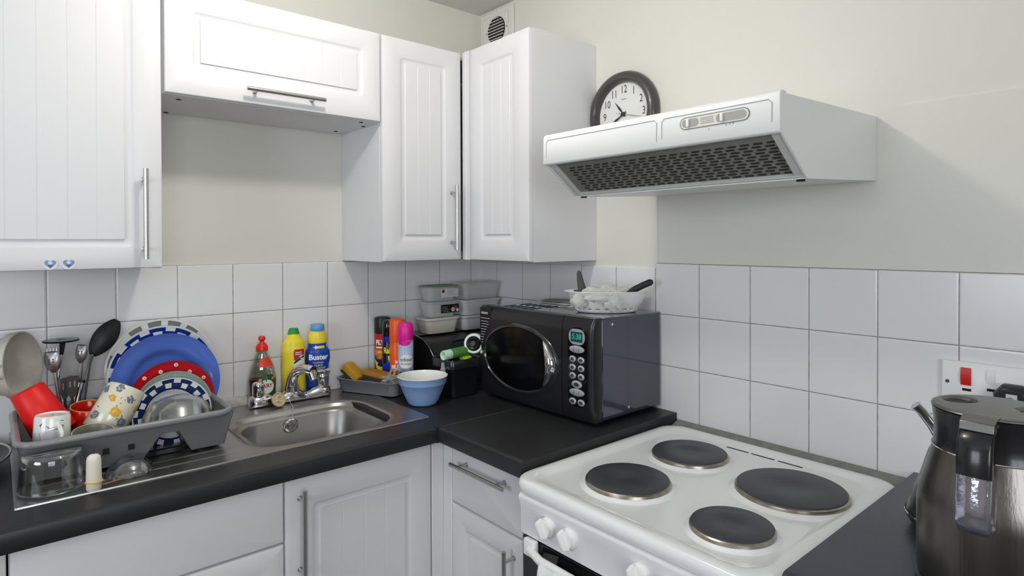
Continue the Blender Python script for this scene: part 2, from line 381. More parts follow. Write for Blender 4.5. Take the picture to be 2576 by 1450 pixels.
b0 = base(-2.1, -1.4935, 'white base cabinet at the left edge of the picture under the worktop end')
put_door(b0, LEFTW(-2.098, BY, 0.145), 'door', 0.603, 0.729, (0.062, 0.062, 0.062, 0.066), 5)
# ---- base unit, right run
b3 = thing('base_cabinet', 'white base cabinet with handled drawer above a door beside the cooker', 'cabinet', (-0.28, -0.77, 0))
m = MB(); m.box(-0.556, -0.012, -0.933, -0.917, TOE, 0.877); m.box(-0.556, -0.012, -0.917, -0.62, TOE, TOE + .016); m.box(-0.02, -0.012, -0.917, -0.62, TOE, 0.877)
m.box(-0.556, -0.02, -0.917, -0.62, 0.861, 0.877); m.box(-0.49, -0.47, -0.933, -0.60, 0, TOE)
m.box(-0.5735, -0.556, -0.933, -0.903, TOE, 0.877)
m.box(-0.556, -0.012, -0.62, -0.604, TOE, 0.877)
obj('carcass', m, CARC, b3, world=True)
put_door(b3, RIGHTW(-0.557, -0.614, 0.721), 'drawer_front', 0.286, 0.150, None, 0, (0.145, 0.115, False, 0.215, 0.155))
put_door(b3, RIGHTW(-0.557, -0.614, 0.145), 'door', 0.286, 0.571, (0.056, 0.056, 0.06, 0.052), 2, (0.256, 0.4385, True, 0.215, 0.165))
m = MB(); m.box(-0.612, -0.5755, -0.575, -0.557, TOE, 0.874); m.box(-0.5755, -0.557, -0.613, -0.557, TOE, 0.874)
obj('corner_post', m, CAB, b3, world=True, bevel=0.002)
b4 = thing('base_cabinet', 'white base cabinet right of the cooker under the kettle worktop', 'cabinet', (-0.28, -1.9, 0))
m = MB(); m.box(-0.556, -0.012, -2.24, -1.545, TOE, 0.877); m.box(-0.49, -0.47, -2.24, -1.545, 0, TOE)
obj('carcass', m, CARC, b4, world=True)
put_door(b4, RIGHTW(-0.557, -1.548, 0.145), 'door', 0.60, 0.729, (0.062, 0.062, 0.062, 0.066), 5)

# ---- worktops
def worktop_edge(m, xa, xb):    # front strip with postformed nose, back run
    pts = [(-0.48, 0.880), (-0.598, 0.880), (-0.6005, 0.884), (-0.6005, 0.910), (-0.5985, 0.9165), (-0.593, 0.9195), (-0.585, 0.920), (-0.48, 0.920)]
    m.prism(pts, 'x', xa, xb)
m = MB(); worktop_edge(m, -2.1, -0.6125)
m.prism([(-0.48, 0.880), (-0.6005, 0.880), (-0.6005, 0.920), (-0.48, 0.920)], 'x', -0.6125, -0.0115)
m.box(-2.1, -1.035, -0.48, -0.0115, 0.880, 0.920); m.box(-0.665, -0.0115, -0.48, -0.0115, 0.880, 0.920)
m.box(-1.035, -0.665, -0.16, -0.0115, 0.880, 0.920)
tag(obj('worktop', m, WORK, smooth=35), 'black laminate worktop holding the steel sink along the back wall', 'worktop')
tag_left = SC.objects['worktop']
obj('seam_highlight', MB().box(-0.600, -0.318, -0.6024, -0.6000, 0.9205, 0.9225), M('seam_highlight_pale', sr(150, 150, 148), 0.35, 0.6, noise=(40, sr(60, 60, 60), 0.2)), tag_left, label='pale strip painted as the highlight along the worktop seam')  # added thin strip; its pale colour paints the highlight on the seam
m = MB(); pts = [(-0.012, 0.882), (-0.609, 0.882), (-0.612, 0.886), (-0.612, 0.912), (-0.610, 0.9185), (-0.6045, 0.9215), (-0.597, 0.922), (-0.012, 0.922)]
m.prism(pts, 'y', -0.6022, -0.9380)
tag(obj('worktop', m, WORK, smooth=35, bevel=0.0008), 'short black worktop section under the microwave beside the cooker', 'worktop')
m = MB(); m.prism([(-0.012, 0.880), (-0.612, 0.880), (-0.615, 0.884), (-0.615, 0.910), (-0.613, 0.9165), (-0.6075, 0.9195), (-0.60, 0.920), (-0.012, 0.920)], 'y', -1.531, -2.25)
tag(obj('worktop', m, M('worktop_slate', sr(66, 69, 80), 0.26, noise=(9, sr(54, 57, 66), 0.15), bump=(500, 0.12)), smooth=35, bevel=0.0008), 'slate black worktop right of the cooker carrying the kettle', 'worktop')

# ================================================================== SINK
sk = thing('kitchen_sink', 'stainless steel sink with draining board set into the black worktop', 'sink', (-1.035, -0.27, 0.92))
m = MB(); ZS = 0.9225
x0, x1, y0, y1 = -1.483, -0.572, -0.503, -0.034
def r3(a, b, c, d, r, z, n=9): return [(p[0], p[1], z) for p in rr(a, b, c, d, r, n)]
bx0, bx1, by0, by1 = -1.040, -0.645, -0.478, -0.162
rings = [r3(x0, x1, y0, y1, 0.004, 0.9202), r3(x0 + .001, x1 - .001, y0 + .001, y1 - .001, 0.004, 0.9232), r3(x0 + .005, x1 - .005, y0 + .005, y1 - .005, 0.004, 0.9236), r3(x0 + .009, x1 - .009, y0 + .009, y1 - .009, 0.004, ZS),
         r3(bx0 - .012, bx1 + .012, by0 - .012, by1 + .012, 0.10, ZS), r3(bx0, bx1, by0, by1, 0.09, ZS - 0.001), r3(bx0 + .006, bx1 - .006, by0 + .006, by1 - .006, 0.085, ZS - 0.006),
         r3(bx0 + .009, bx1 - .009, by0 + .009, by1 - .009, 0.082, ZS - 0.013), r3(bx0 + .014, bx1 - .014, by0 + .013, by1 - .013, 0.080, ZS - 0.0155), r3(bx0 + .030, bx1 - .030, by0 + .024, by1 - .024, 0.074, ZS - 0.0165),
         r3(bx0 + .035, bx1 - .035, by0 + .028, by1 - .028, 0.071, ZS - 0.022), r3(bx0 + .045, bx1 - .045, by0 + .035, by1 - .035, 0.065, 0.80), r3(bx0 + .052, bx1 - .052, by0 + .042, by1 - .042, 0.06, 0.775),
         r3(bx0 + .070, bx1 - .070, by0 + .060, by1 - .060, 0.04, 0.765)]
m.loft(rings, cap0=False)
obj('bowl', m, SINKM, sk, world=True, smooth=50)
m = MB()
for k in range(9):
    y = -0.085 - k * 0.045
    xe = -1.055 if -0.48 < y < -0.15 else -1.0
    m.loft([[(x, y + dy * s, ZS - 0.0005 + dz * s2) for dy, dz in ((-0.006, 0), (-0.003, 0.0018), (0, 0.0025), (0.003, 0.0018), (0.006, 0))] for x, s, s2 in ((-1.455, 0.2, 0), (-1.433, 1, 1), (xe - 0.03, 1, 1), (xe, 0.2, 0))], False, False, closed=False)
obj('drainer_ridges', m, SINKM, sk, world=True, smooth=60)
obj('waste', MB().lathe([(0.0, 0.7665), (0.030, 0.7665), (0.040, 0.768), (0.042, 0.7655)], 30, (-0.849, -0.319, 0)), CHROME, sk, world=True)
m = MB().lathe([(0.009, -0.002), (0.009, 0.003), (0.016, 0.004), (0.020, 0.001), (0.020, -0.003)], 28).xf(LEFTW(-0.852, -0.2000, 0.884))
m.box(-0.861, -0.843, -0.2030, -0.2010, 0.8825, 0.8855)
obj('overflow', m, CHROME, sk, world=True)
# taps
tp = thing('mixer_tap', 'chrome bridge mixer tap with swivel spout behind the sink bowl', 'tap', (-0.82, -0.085, ZS))
m = MB(); rings = []
for x, hy, hz, zb in ((-0.940, 0.006, 0.004, 0.0), (-0.936, 0.021, 0.017, 0), (-0.922, 0.026, 0.020, 0), (-0.900, 0.026, 0.021, 0), (-0.880, 0.022, 0.017, 0), (-0.862, 0.018, 0.013, 0), (-0.845, 0.019, 0.014, 0), (-0.828, 0.024, 0.021, 0), (-0.812, 0.026, 0.025, 0), (-0.796, 0.024, 0.021, 0), (-0.778, 0.019, 0.014, 0), (-0.762, 0.018, 0.013, 0), (-0.744, 0.022, 0.017, 0), (-0.724, 0.026, 0.021, 0), (-0.704, 0.026, 0.020, 0), (-0.692, 0.021, 0.017, 0), (-0.688, 0.006, 0.004, 0)):
    rings.append([(x, -0.085 + hy * (1.15 - 0.28 * (math.sin(a) + 1)) * math.cos(a), ZS + max(hz * (1 + math.sin(a)), 0)) for a in [2 * PI * j / 20 for j in range(20)]])
m.loft(rings)
obj('body', m, CHROME, tp, world=True, smooth=60)
m = MB(); pth = [(-0.812, -0.085, ZS + 0.040), (-0.812, -0.087, ZS + 0.062), (-0.810, -0.094, ZS + 0.082), (-0.806, -0.108, ZS + 0.097), (-0.799, -0.128, ZS + 0.106), (-0.790, -0.152, ZS + 0.109), (-0.781, -0.178, ZS + 0.107)]
m.tube(pth, [0.019, 0.017, 0.0155, 0.0145, 0.0138, 0.0135, 0.0135], 20, sq=1.05)
m.cyl((-0.812, -0.085, ZS + 0.034), (-0.812, -0.085, ZS + 0.052), 0.0215, 0.020, seg=28)
m.cyl((-0.783, -0.170, ZS + 0.104), (-0.780, -0.180, ZS + 0.080), 0.0135, 0.0115, seg=20)
obj('spout', m, CHROME, tp, world=True, smooth=50)
for nm, x in (('knob', -0.912), ('knob', -0.712)):
    m = MB().lathe([(0.0165, 0.034), (0.0175, 0.038), (0.0172, 0.066), (0.0155, 0.074), (0.010, 0.0775), (0.0, 0.0785)], 32, (x, -0.085, ZS))
    if x > -0.8:
        m.lathe([(0.0155, 0.072), (0.0235, 0.076), (0.0245, 0.083), (0.018, 0.089), (0.0, 0.090)], 32, (x, -0.085, ZS))
    k = obj(nm, m, CHROME, tp, world=True, smooth=50)
# plug and chain
pg = thing('sink_plug', 'cream rubber sink plug on a ball chain leaning against the tap', 'plug', (-0.865, -0.120, ZS), n=(0.12, -0.92, 0.40))
obj('stopper', MB().lathe([(0.0, -0.006), (0.019, -0.006), (0.021, 0.002), (0.0215, 0.005), (0.019, 0.0065), (0.017, 0.004), (0.0, 0.004)], 30, (0, 0.020, 0.008)), M('plug_rubber', sr(205, 190, 150), 0.5), pg)
obj('ring', MB().tube([(0.008 * math.cos(a), 0.020 + 0.008 * math.sin(a), 0.0135) for a in [2 * PI * j / 16 for j in range(16)]], 0.0012, 8, closed=True), CHROME, pg)
m = MB(); ch = [(-0.848, -0.118, 0.948), (-0.838, -0.128, 0.9445), (-0.832, -0.140, 0.9265), (-0.836, -0.160, 0.9250), (-0.842, -0.174, 0.918), (-0.848, -0.188, 0.9065), (-0.851, -0.1960, 0.890)]
for i in range(len(ch) - 1):
    a, b = Vector(ch[i]), Vector(ch[i + 1]); n = max(2, int((b - a).length / 0.0034))
    for j in range(n): m.sphere(a.lerp(b, j / n), 0.0015, 8, 5)
m.tube(ch, 0.0004, 5)
obj('chain', m, CHROME, pg, world=True)

# ================================================================== COOKER
ck = thing('cooker', 'white freestanding electric cooker with four solid black hotplates', 'cooker', (-0.34, -1.243, 0))
cx0, cx1, cy0, cy1 = -0.651, -0.052, -1.5265, -0.9435
m = MB()
def ch_(d, z, r=0.05): return [(p[0], p[1], z) for p in rr(cx0 + d, cx1 - d, cy0 + d, cy1 - d, r, 8)]
m.loft([ch_(0.004, 0.876), ch_(0.0, 0.881), ch_(0.0, 0.893), ch_(0.002, 0.900), ch_(0.007, 0.9035), ch_(0.016, 0.9045), ch_(0.030, 0.9035, 0.05), ch_(0.040, 0.8985, 0.05), ch_(0.050, 0.8970, 0.05)])
# slots along the back
obj('hob_top', m, WHITEE, ck, world=True, smooth=50)
for y in (-1.177, -1.242, -1.308): obj('vent_slot', MB().box(-0.108, -0.103, y - 0.029, y + 0.028, 0.8968, 0.8975), DARK, ck, world=True)
obj('body', MB().box(-0.622, -0.055, -1.522, -0.966, 0.05, 0.877), M('cooker_side', sr(225, 227, 228), 0.3), ck, world=True, bevel=0.003)
PLATE = M('hotplate_black', sr(54, 55, 60), 0.40, noise=(30, sr(64, 64, 70), 0.3)); RIM = M('hotplate_rim', (0.50, 0.47, 0.43), 0.28, 1.0, noise=(60, (0.3, 0.24, 0.17), 0.3))
def ringbump(m, c, r0, r1, z, h):
    m.lathe([(r0, z), ((r0 * 2 + r1) / 3, z + h), ((r0 + 2 * r1) / 3, z + h), (r1, z)], 48, (c[0], c[1], 0))
for c, r in (((-0.243, -1.1314), 0.0885), ((-0.4834, -1.1368), 0.0900), ((-0.2706, -1.3865), 0.1080), ((-0.5098, -1.3915), 0.0735)):
    d = obj('hotplate', MB().lathe([(0.0, 0.9125), (r * .26, 0.9125), (r * .30, 0.9140), (r * .93, 0.9140), (r * .965, 0.9125), (r * .97, 0.905), (r * 0.9, 0.902)], 64, (c[0], c[1], 0)), PLATE, ck, world=True, smooth=35)
    m = MB(); m.lathe([(r * .955, 0.904), (r * .965, 0.9105), (r * 1.0, 0.9085), (r * 1.015, 0.9015), (r * 1.02, 0.897)], 64, (c[0], c[1], 0)); obj('trim_ring', m, RIM, d, world=True)
    m = MB(); m.lathe([(r * 1.01, 0.9030), (r * 1.05, 0.9015), (r * 1.10, 0.8980), (r * 1.16, 0.8965)], 64, (c[0], c[1], 0)); obj('pressed_rise', m, WHITEE, d, world=True)
# control panel
m = MB(); pr = [(-0.600, 0.876), (-0.645, 0.876), (-0.650, 0.872), (-0.652, 0.866), (-0.6455, 0.846), (-0.6445, 0.788), (-0.600, 0.788)]
m.prism(pr, 'y', cy0 + 0.002, -0.973)
cp = obj('control_panel', m, M('panel_white', sr(228, 229, 231), 0.28), ck, world=True, smooth=40, bevel=0.002)
for y in (-1.061, -1.123, -1.295, -1.358, -1.424):
    m = MB().lathe([(0.0, 0.0), (0.0225, 0.0), (0.0225, 0.009), (0.0205, 0.012), (0.0, 0.012)], 32)
    m.lathe([(0.019, 0.012), (0.0185, 0.020), (0.0, 0.021)], 32)
    k0 = len(m.v); m.loft([[(x * s, yy * s, z) for x, yy in rr(-0.0052, 0.0052, -0.020, 0.020, 0.004, 4)] for z, s in ((0.019, 1.15), (0.034, 0.95), (0.036, 0.8))])
    kb = obj('control_knob', m.xf(RIGHTW(-0.6448, y, 0.830) @ Matrix.Rotation(0.45, 4, 'Z') @ Matrix.Diagonal((0.92, 0.92, 0.85, 1))), WHITEP, cp, world=True)
PRT = M('print_black', sr(25, 25, 25), 0.5)
obj('pilot_light', MB().cyl((0, 0, 0), (0, 0, 0.0006), 0.0035, seg=16).xf(RIGHTW(-0.6462, -1.088, 0.856)), PRT, cp, world=True)
def mark(mm, y, z, pts, X=-0.6462, wd=0.0008):
    for a, b in zip(pts[:-1], pts[1:]):
        mm.cyl((X, y - a[0], z + a[1]), (X, y - b[0], z + b[1]), wd, seg=6)
for y in (-1.061, -1.123, -1.295, -1.358, -1.424):
    m = MB(); mark(m, y, 0.850, [(0.004, 0.0), (-0.002, 0.003), (-0.005, -0.001)]); mark(m, y, 0.850, [(0.006, -0.002), (0.010, -0.004)])
    if y == -1.061: mark(m, y, 0.822, [(0.029 * math.cos(a), 0.029 * math.sin(a) - 0.002) for a in (2.4, 2.15, 1.9, 1.65)], wd=0.0009)
    obj('dial_symbol', m, PRT, cp, world=True)
# oven door, dark glass and bracket
od = obj('oven_door', MB().box(-0.640, -0.621, cy0 + 0.006, -0.975, 0.40, 0.783), M('oven_glass', sr(14, 14, 16), 0.08, coat=0.5), ck, world=True, bevel=0.002)
m = rbox(-0.656, -0.640, -1.028, -0.992, 0.751, 0.786, 0.006, 0.003); m.join(rbox(-0.656, -0.640, -1.516, -1.472, 0.748, 0.788, 0.006, 0.003))
m.tube([(-0.652, -1.010, 0.766), (-0.668, -1.06, 0.766), (-0.668, -1.42, 0.766), (-0.652, -1.49, 0.766)], 0.009, 12)
obj('handle', m, WHITEP, od, world=True, label='white door handle with moulded end caps')
# towel over the handle
m = MB(); NU, NV = 26, 16; vv = []; ff = []
for i in range(NU + 1):
    for j in range(NV + 1):
        u = i / NU; v = j / NV
        y = -1.058 - 0.18 * u - 0.01 * math.sin(v * 4)
        s = v * 0.42 - 0.10
        fold = 0.006 * math.sin(u * 19 + 1.5 * v) + 0.004 * math.sin(u * 41)
        if s < -0.012: x = -0.655 + 0.0005 * fold; z = 0.778 + s
        elif s < 0.012: a = (s + 0.012) / 0.024 * PI; x = -0.668 + 0.0125 * math.cos(a); z = 0.768 + 0.0125 * math.sin(a) + 0.002
        else: x = -0.681 - abs(fold) - 0.02 * (s - 0.012); z = 0.770 - (s - 0.012)
        z += -0.004 * math.sin(u * 9)
        vv.append((x, y, z))
for i in range(NU):
    for j in range(NV):
        a = i * (NV + 1) + j; ff.append((a, a + 1, a + NV + 2, a + NV + 1))
m.add(vv, ff)
tw = obj('tea_towel', m, M('towel_white', sr(228, 229, 228), 0.95, bump=(180, 0.5)), smooth=80, subsurf=1); so = tw.modifiers.new('s', 'SOLIDIFY'); so.thickness = 0.002; so.offset = 0
tag(tw, 'white cloth hanging over the oven door handle', 'towel')

# ================================================================== EXTRACTOR HOOD
hd = thing('cooker_hood', 'white cooker hood with grey slotted filter mounted on the right wall', 'extractor hood', (-0.2, -1.147, 1.53))
HY0, HY1 = -1.456, -0.860
HW = M('hood_white', sr(232, 233, 231), 0.28)
side = [(-0.005, 1.551), (-0.353, 1.533), (-0.453, 1.605), (-0.453, 1.678), (-0.005, 1.694)]
m = MB(); m.prism(side, 'y', HY0, HY0 + 0.004); m.prism(side, 'y', HY1 - 0.004, HY1)
m.prism([(-0.005, 1.689), (-0.453, 1.673), (-0.453, 1.678), (-0.005, 1.694)], 'y', HY0 + .004, HY1 - .004)
m.prism([(-0.005, 1.551), (-0.353, 1.533), (-0.353, 1.538), (-0.005, 1.556)], 'y', HY0 + .004, HY1 - .004)
m.prism([(-0.005, 1.556), (-0.010, 1.556), (-0.010, 1.689), (-0.005, 1.689)], 'y', HY0 + .004, HY1 - .004)
obj('housing', m, HW, hd, world=True, smooth=30)
m = MB()
fr = [(x_ - 0.0105, z_ + 0.0015) for x_, z_ in [(-0.442, 1.6045), (-0.452, 1.6045), (-0.4560, 1.6085), (-0.4545, 1.672), (-0.4515, 1.6785), (-0.445, 1.6810), (-0.430, 1.6805), (-0.430, 1.677), (-0.442, 1.676)]]
m.prism(fr, 'y', HY0 - 0.001, HY1 + 0.001)
fp = obj('front_panel', m, HW, hd, world=True, smooth=50, bevel=0.0015)
OUT = M('hood_outline', sr(176, 177, 178), 0.5)
m = MB()
def outline(ya, yb, za, zb, open_bottom=True):
    pts = [(-0.4668, ya, za), (-0.4662, ya, zb - 0.006), (-0.4661, ya - 0.006, zb), (-0.4661, yb + 0.006, zb), (-0.4662, yb, zb - 0.006), (-0.4668, yb, za)]
    m.tube(pts, 0.0006, 6)
outline(-0.871, -1.199, 1.622, 1.667); outline(-1.212, -1.443, 1.626, 1.667)
obj('embossed_lines', m, OUT, fp, world=True)
# control recess with two sliders
def ov(u0, u1, v0, v1): return rr(u0, u1, v0, v1, (v1 - v0) / 2 - 1e-4, 9)
MXH = RIGHTW(-0.4661, -0.010, 0.004)
m = MB(); o1 = ov(1.246, 1.392, 1.633, 1.657); o2 = ov(1.2475, 1.3905, 1.6345, 1.6555)
m.loft([[(p[0], p[1], 0) for p in o1], [(p[0], p[1], 0.0012) for p in o1], [(p[0], p[1], 0.0012) for p in o2], [(p[0], p[1], -0.002) for p in o2]], False, False)
obj('control_bezel', m.xf(MXH), M('bezel_dark', sr(120, 120, 116), 0.5), fp, world=True)
m = MB().prism([(p[0], p[1]) for p in o2], 'z', -0.002, 0.0010)
obj('control_plate', m.xf(MXH), M('control_plate', sr(222, 221, 214), 0.4), fp, world=True)
m = MB()
for a, b in ((1.2505, 1.288), (1.325, 1.3865)): obj('slider_slot', MB().prism(ov(a, b, 1.637, 1.653), 'z', 0.0008, 0.0014).xf(MXH), M('slot_grey', sr(165, 164, 160), 0.5), fp, world=True)
for a in (1.262, 1.335): obj('slider', rbox(a, a + 0.005, 1.6375, 1.6525, 0.001, 0.0055, 0.001, 0.0005).xf(MXH), WHITEP, fp, world=True)
m = MB()
for k in range(4): m.box(1.292, 1.320, 1.6395 + k * 0.0035, 1.6405 + k * 0.0035, 0.0009, 0.0014)
obj('vent_print', m.xf(MXH), M('mark_grey', sr(130, 128, 120), 0.5), fp, world=True)
for u, v, s in ((1.309, 1.626, 1), (1.345, 1.629, 1.1), (1.3525, 1.6295, 1.3), (1.3590, 1.6300, 1.3)): obj('switch_mark', MB().box(u, u + 0.0012 * s, v, v + 0.0022 * s, -0.0008, 0.0006).xf(MXH), M('mark_grey', None), fp, world=True)
# filter on the slope (plane from (-0.442,1.606) to (-0.338,1.534))
pA, pB = Vector((-0.4485, 0, 1.6045)), Vector((-0.355, 0, 1.5355)); sv = (pB - pA).normalized(); L_ = (pB - pA).length
nrm = Vector((-sv.z, 0, sv.x)); nrm = nrm if nrm.z < 0 else -nrm
MF = Matrix(((0, sv.x, nrm.x, pA.x), (-1, 0, 0, 0), (0, sv.z, nrm.z, pA.z), (0, 0, 0, 1)))    # u=-y, v down the slope, w outward
FG = M('filter_grey', sr(150, 150, 144), 0.5, 0.2, noise=(20, sr(122, 122, 116), 0.3))
m = MB(); m.box(-HY1 + 0.022, -HY0 - 0.024, 0.002, L_ - 0.003, -0.012, -0.008)
fl = obj('filter', m.xf(MF), FG, hd, world=True)
m = MB()
rows = 11; cols = 20
for r_ in range(rows):
    v = 0.020 + r_ * 0.0085
    for c_ in range(cols):
        u = 0.905 + c_ * 0.0264 + (0.0 if r_ % 2 else 0.0065)
        m.prism([(a, b) for a, b in rr(u, u + 0.0190, v, v + 0.0046, 0.0022, 3)], 'z', -0.0082, -0.0074)
obj('filter_slots', m.xf(MF), M('slot_black', sr(50, 50, 46), 0.7), fl, world=True)
m = MB()
for a in ((-HY1 + 0.004, -HY1 + 0.021), (-HY0 - 0.023, -HY0 - 0.004)): m.box(a[0], a[1], -0.002, L_ + 0.002, -0.010, -0.001)
m.box(-HY1 + 0.004, -HY0 - 0.004, L_ - 0.004, L_ + 0.003, -0.010, -0.0005)
obj('filter_frame', m.xf(MF), M('hood_frame', sr(206, 206, 203), 0.35), hd, world=True, bevel=0.001)
for x, y in ((-0.340, -1.437), (-0.345, -0.884)): obj('rubber_foot', MB().cyl((x, y, 1.536), (x, y, 1.530), 0.008, seg=14), DARK, hd, world=True)

# ================================================================== WALL CLOCK
CC = (-0.0015, -0.744, 1.814)
ckx = thing('wall_clock', 'round clock with wide dark grey frame on the wall behind the cooker hood', 'clock', CC, mat=RIGHTW(*CC))
obj('frame', MB().lathe([(0.118, 0.0), (0.131, 0.004), (0.1325, 0.012), (0.128, 0.024), (0.118, 0.031), (0.107, 0.031), (0.101, 0.025), (0.0985, 0.012), (0.0985, 0.006)], 96), M('clock_grey', sr(72, 70, 69), 0.3, coat=0.2), ckx)
obj('dial', MB().lathe([(0.0, 0.007), (0.0988, 0.007), (0.0988, 0.004), (0.0, 0.004)], 80), M('dial_white', sr(232, 232, 229), 0.5), ckx)
DB = M('dial_print', sr(60, 58, 56), 0.5)
for k in range(1, 13):
    a = PI / 2 - k * PI / 6; R_ = 0.077
    obj('numeral', text_mb(str(k), 0.034, sx=0.78).shift(R_ * math.cos(a), R_ * math.sin(a), 0.0074), DB, ckx)
m = MB()
for k in range(12):
    a = k * PI / 6; m.sphere((0.0945 * math.cos(a), 0.0945 * math.sin(a), 0.0073), 0.0009, 6, 4)
m.box(-0.010, 0.010, 0.046, 0.0485, 0.0071, 0.0075); obj('dial_marks', m, M('dial_print_pale', sr(150, 148, 140), 0.5), ckx)
def hand(deg, L0, L1, wd, z, nm, mat):
    a = math.radians(90 - deg); m = MB(); d = Vector((math.cos(a), math.sin(a), 0)); s = Vector((-d.y, d.x, 0)); P = [(-L0, wd * .5), (L1 * .12, wd * .9), (L1 * .2, wd * .5), (L1 * .45, wd), (L1, 0.0004)]
    pts = [d * p + s * q for p, q in P] + [d * p - s * q for p, q in reversed(P)]
    m.prism([(p.x, p.y) for p in pts], 'z', z, z + 0.0006); obj(nm, m, mat, ckx)
HB = M('clock_hand', sr(50, 49, 48), 0.4)
hand(321, 0.010, 0.052, 0.0036, 0.0095, 'hour_hand', HB); hand(240, 0.012, 0.074, 0.0036, 0.0110, 'minute_hand', HB)
hand(104, 0.026, 0.070, 0.0010, 0.0125, 'second_hand', M('second_hand', sr(120, 124, 126), 0.4))
obj('hub', MB().cyl((0, 0, 0.007), (0, 0, 0.0145), 0.0065, seg=20), HB, ckx)

# ================================================================== WALL VENT
VP = M('vent_white', sr(224, 223, 216), 0.5)
vt = thing('wall_vent', 'square white wall vent with round black louvre in the corner under the ceiling', 'vent', (-0.001, -0.118, 2.096), mat=RIGHTW(-0.001, -0.118, 2.208))
m = MB(); m.box(-0.098, 0.098, -0.112, 0.112, 0, 0.012); m.box(-0.075, 0.075, -0.088, 0.088, 0.012, 0.018)
obj('plate', m, VP, vt, bevel=0.003)
vl = obj('louvre', MB().lathe([(0.0, 0.0185), (0.048, 0.0185), (0.050, 0.0205), (0.052, 0.0185), (0.052, 0.017)], 48, (0.010, 0.030, 0)), [DARK], vt)
for k in range(8):
    v = -0.034 + k * 0.0115; hw = math.sqrt(max(0.049 ** 2 - (v + 0.0) ** 2, 0.0001))
    obj('slat', MB().prism([(v + 0.028, 0.0185), (v + 0.0315, 0.0185), (v + 0.0300, 0.0245), (v + 0.0275, 0.0245)], 'x', 0.010 - hw, 0.010 + hw), VP, vl)
for u, v in ((-0.052, 0.03), (0.072, 0.03)): obj('screw', MB().cyl((u, v, 0.018), (u, v, 0.0190), 0.003, seg=10), M('screw_grey', sr(150, 150, 148), 0.4, 0.6), vt)

# ================================================================== COOKER SWITCH AND PLUG
sw = thing('cooker_switch', 'white cooker switch plate with red rocker on the tiles behind the kettle', 'switch', (-0.011, -1.66, 1.128), mat=RIGHTW(-0.0108, -1.583, 1.085))
obj('plate', rbox(0, 0.158, 0, 0.086, 0, 0.010, 0.004, 0.002), WHITEP, sw)
obj('cooker_rocker', MB().prism([(0.040, 0.010), (0.040, 0.0125), (0.056, 0.016), (0.075, 0.0125), (0.075, 0.010)], 'x', 0.033, 0.050), M('rocker_red', sr(205, 25, 15), 0.35), sw, label='red rocker switch')
obj('socket_rocker', MB().prism([(0.050, 0.010), (0.050, 0.0125), (0.064, 0.015), (0.077, 0.0125), (0.077, 0.010)], 'x', 0.076, 0.088), WHITEP, sw)
obj('indicator', MB().box(0.035, 0.050, 0.028, 0.033, 0.0098, 0.0104), DARK, sw); obj('indicator', MB().box(0.075, 0.088, 0.034, 0.039, 0.0098, 0.0104), DARK, sw)
obj('screw', MB().cyl((0.010, 0.043, 0.0099), (0.010, 0.043, 0.0112), 0.0035, seg=14), M('screw_dark', sr(80, 82, 80), 0.4, 0.7), sw)
plg = thing('plug', 'black three pin plug pushed into the cooker switch socket', 'plug', (-0.021, -1.694, 1.105), mat=RIGHTW(-0.0212, -1.701, 1.106))
m = MB(); hexo = [(-0.030, -0.030), (0.030, -0.030), (0.030, 0.016), (0.016, 0.034), (-0.016, 0.034), (-0.030, 0.016)]
m.loft([[(a * s, b * s, z) for a, b in hexo] for z, s in ((0, 1), (0.016, 1.0), (0.026, 0.88), (0.030, 0.80))])
obj('body', m, BLACKP, plg, bevel=0.003)
obj('fuse_label', MB().box(-0.008, 0.009, 0.010, 0.019, 0.0295, 0.0308), M('label_silver', sr(205, 208, 205), 0.4), plg)
obj('cable', MB().tube([(0, -0.024, 0.014), (0, -0.050, 0.014), (0.004, -0.09, 0.016), (0.012, -0.13, 0.020), (0.02, -0.165, 0.03), (0.045, -0.1775, 0.05)], 0.0035, 10), BLACKP, plg)

# ================================================================== SURFACE WRAPPING HELPERS
def interp(tab, z):
    if z <= tab[0][0]: return tab[0][1:]
    for a, b in zip(tab[:-1], tab[1:]):
        if z <= b[0]:
            t = (z - a[0]) / max(b[0] - a[0], 1e-9); t = t * t * (3 - 2 * t)
            return tuple(p + (q - p) * t for p, q in zip(a[1:], b[1:]))
    return tab[-1][1:]
def bottle_mb(tab, n=44, zs=40, p=2.0, inset=0.0, ztop=None):
    """tab = [(z, rx, ry)]; elliptical bottle body, smooth interpolation"""
    z0, z1 = tab[0][0], tab[-1][0] if ztop is None else ztop
    rings = []
    for i in range(zs + 1):
        z = z0 + (z1 - z0) * i / zs; rx, ry = interp(tab, z); rx -= inset; ry -= inset
        rings.append([(rx * abs(math.cos(a)) ** (2 / p) * (1 if math.cos(a) >= 0 else -1), ry * abs(math.sin(a)) ** (2 / p) * (1 if math.sin(a) >= 0 else -1), z + (inset if i == 0 else 0)) for a in [2 * PI * j / n for j in range(n)]])
    return MB().loft(rings)
def on_bottle(mb, tab, eps=0.0006, cx=0, cz=0):
    for i, v in enumerate(mb.v):
        x, z = v.x + cx, v.y + cz; rx, ry = interp(tab, z)
        t = max(-0.98, min(0.98, x / rx)); mb.v[i] = Vector((x, -(ry * math.sqrt(1 - t * t)) - eps, z))
    return mb
def on_cyl(mb, tab, eps=0.0005, cx=0, cz=0):
    """wrap flat artwork round a lathe body; tab = [(z, r)]"""
    for i, v in enumerate(mb.v):
        z = v.y + cz; R = interp(tab, z)[0] + eps; a = (v.x + cx) / R
        mb.v[i] = Vector((R * math.sin(a), -R * math.cos(a), z))
    return mb
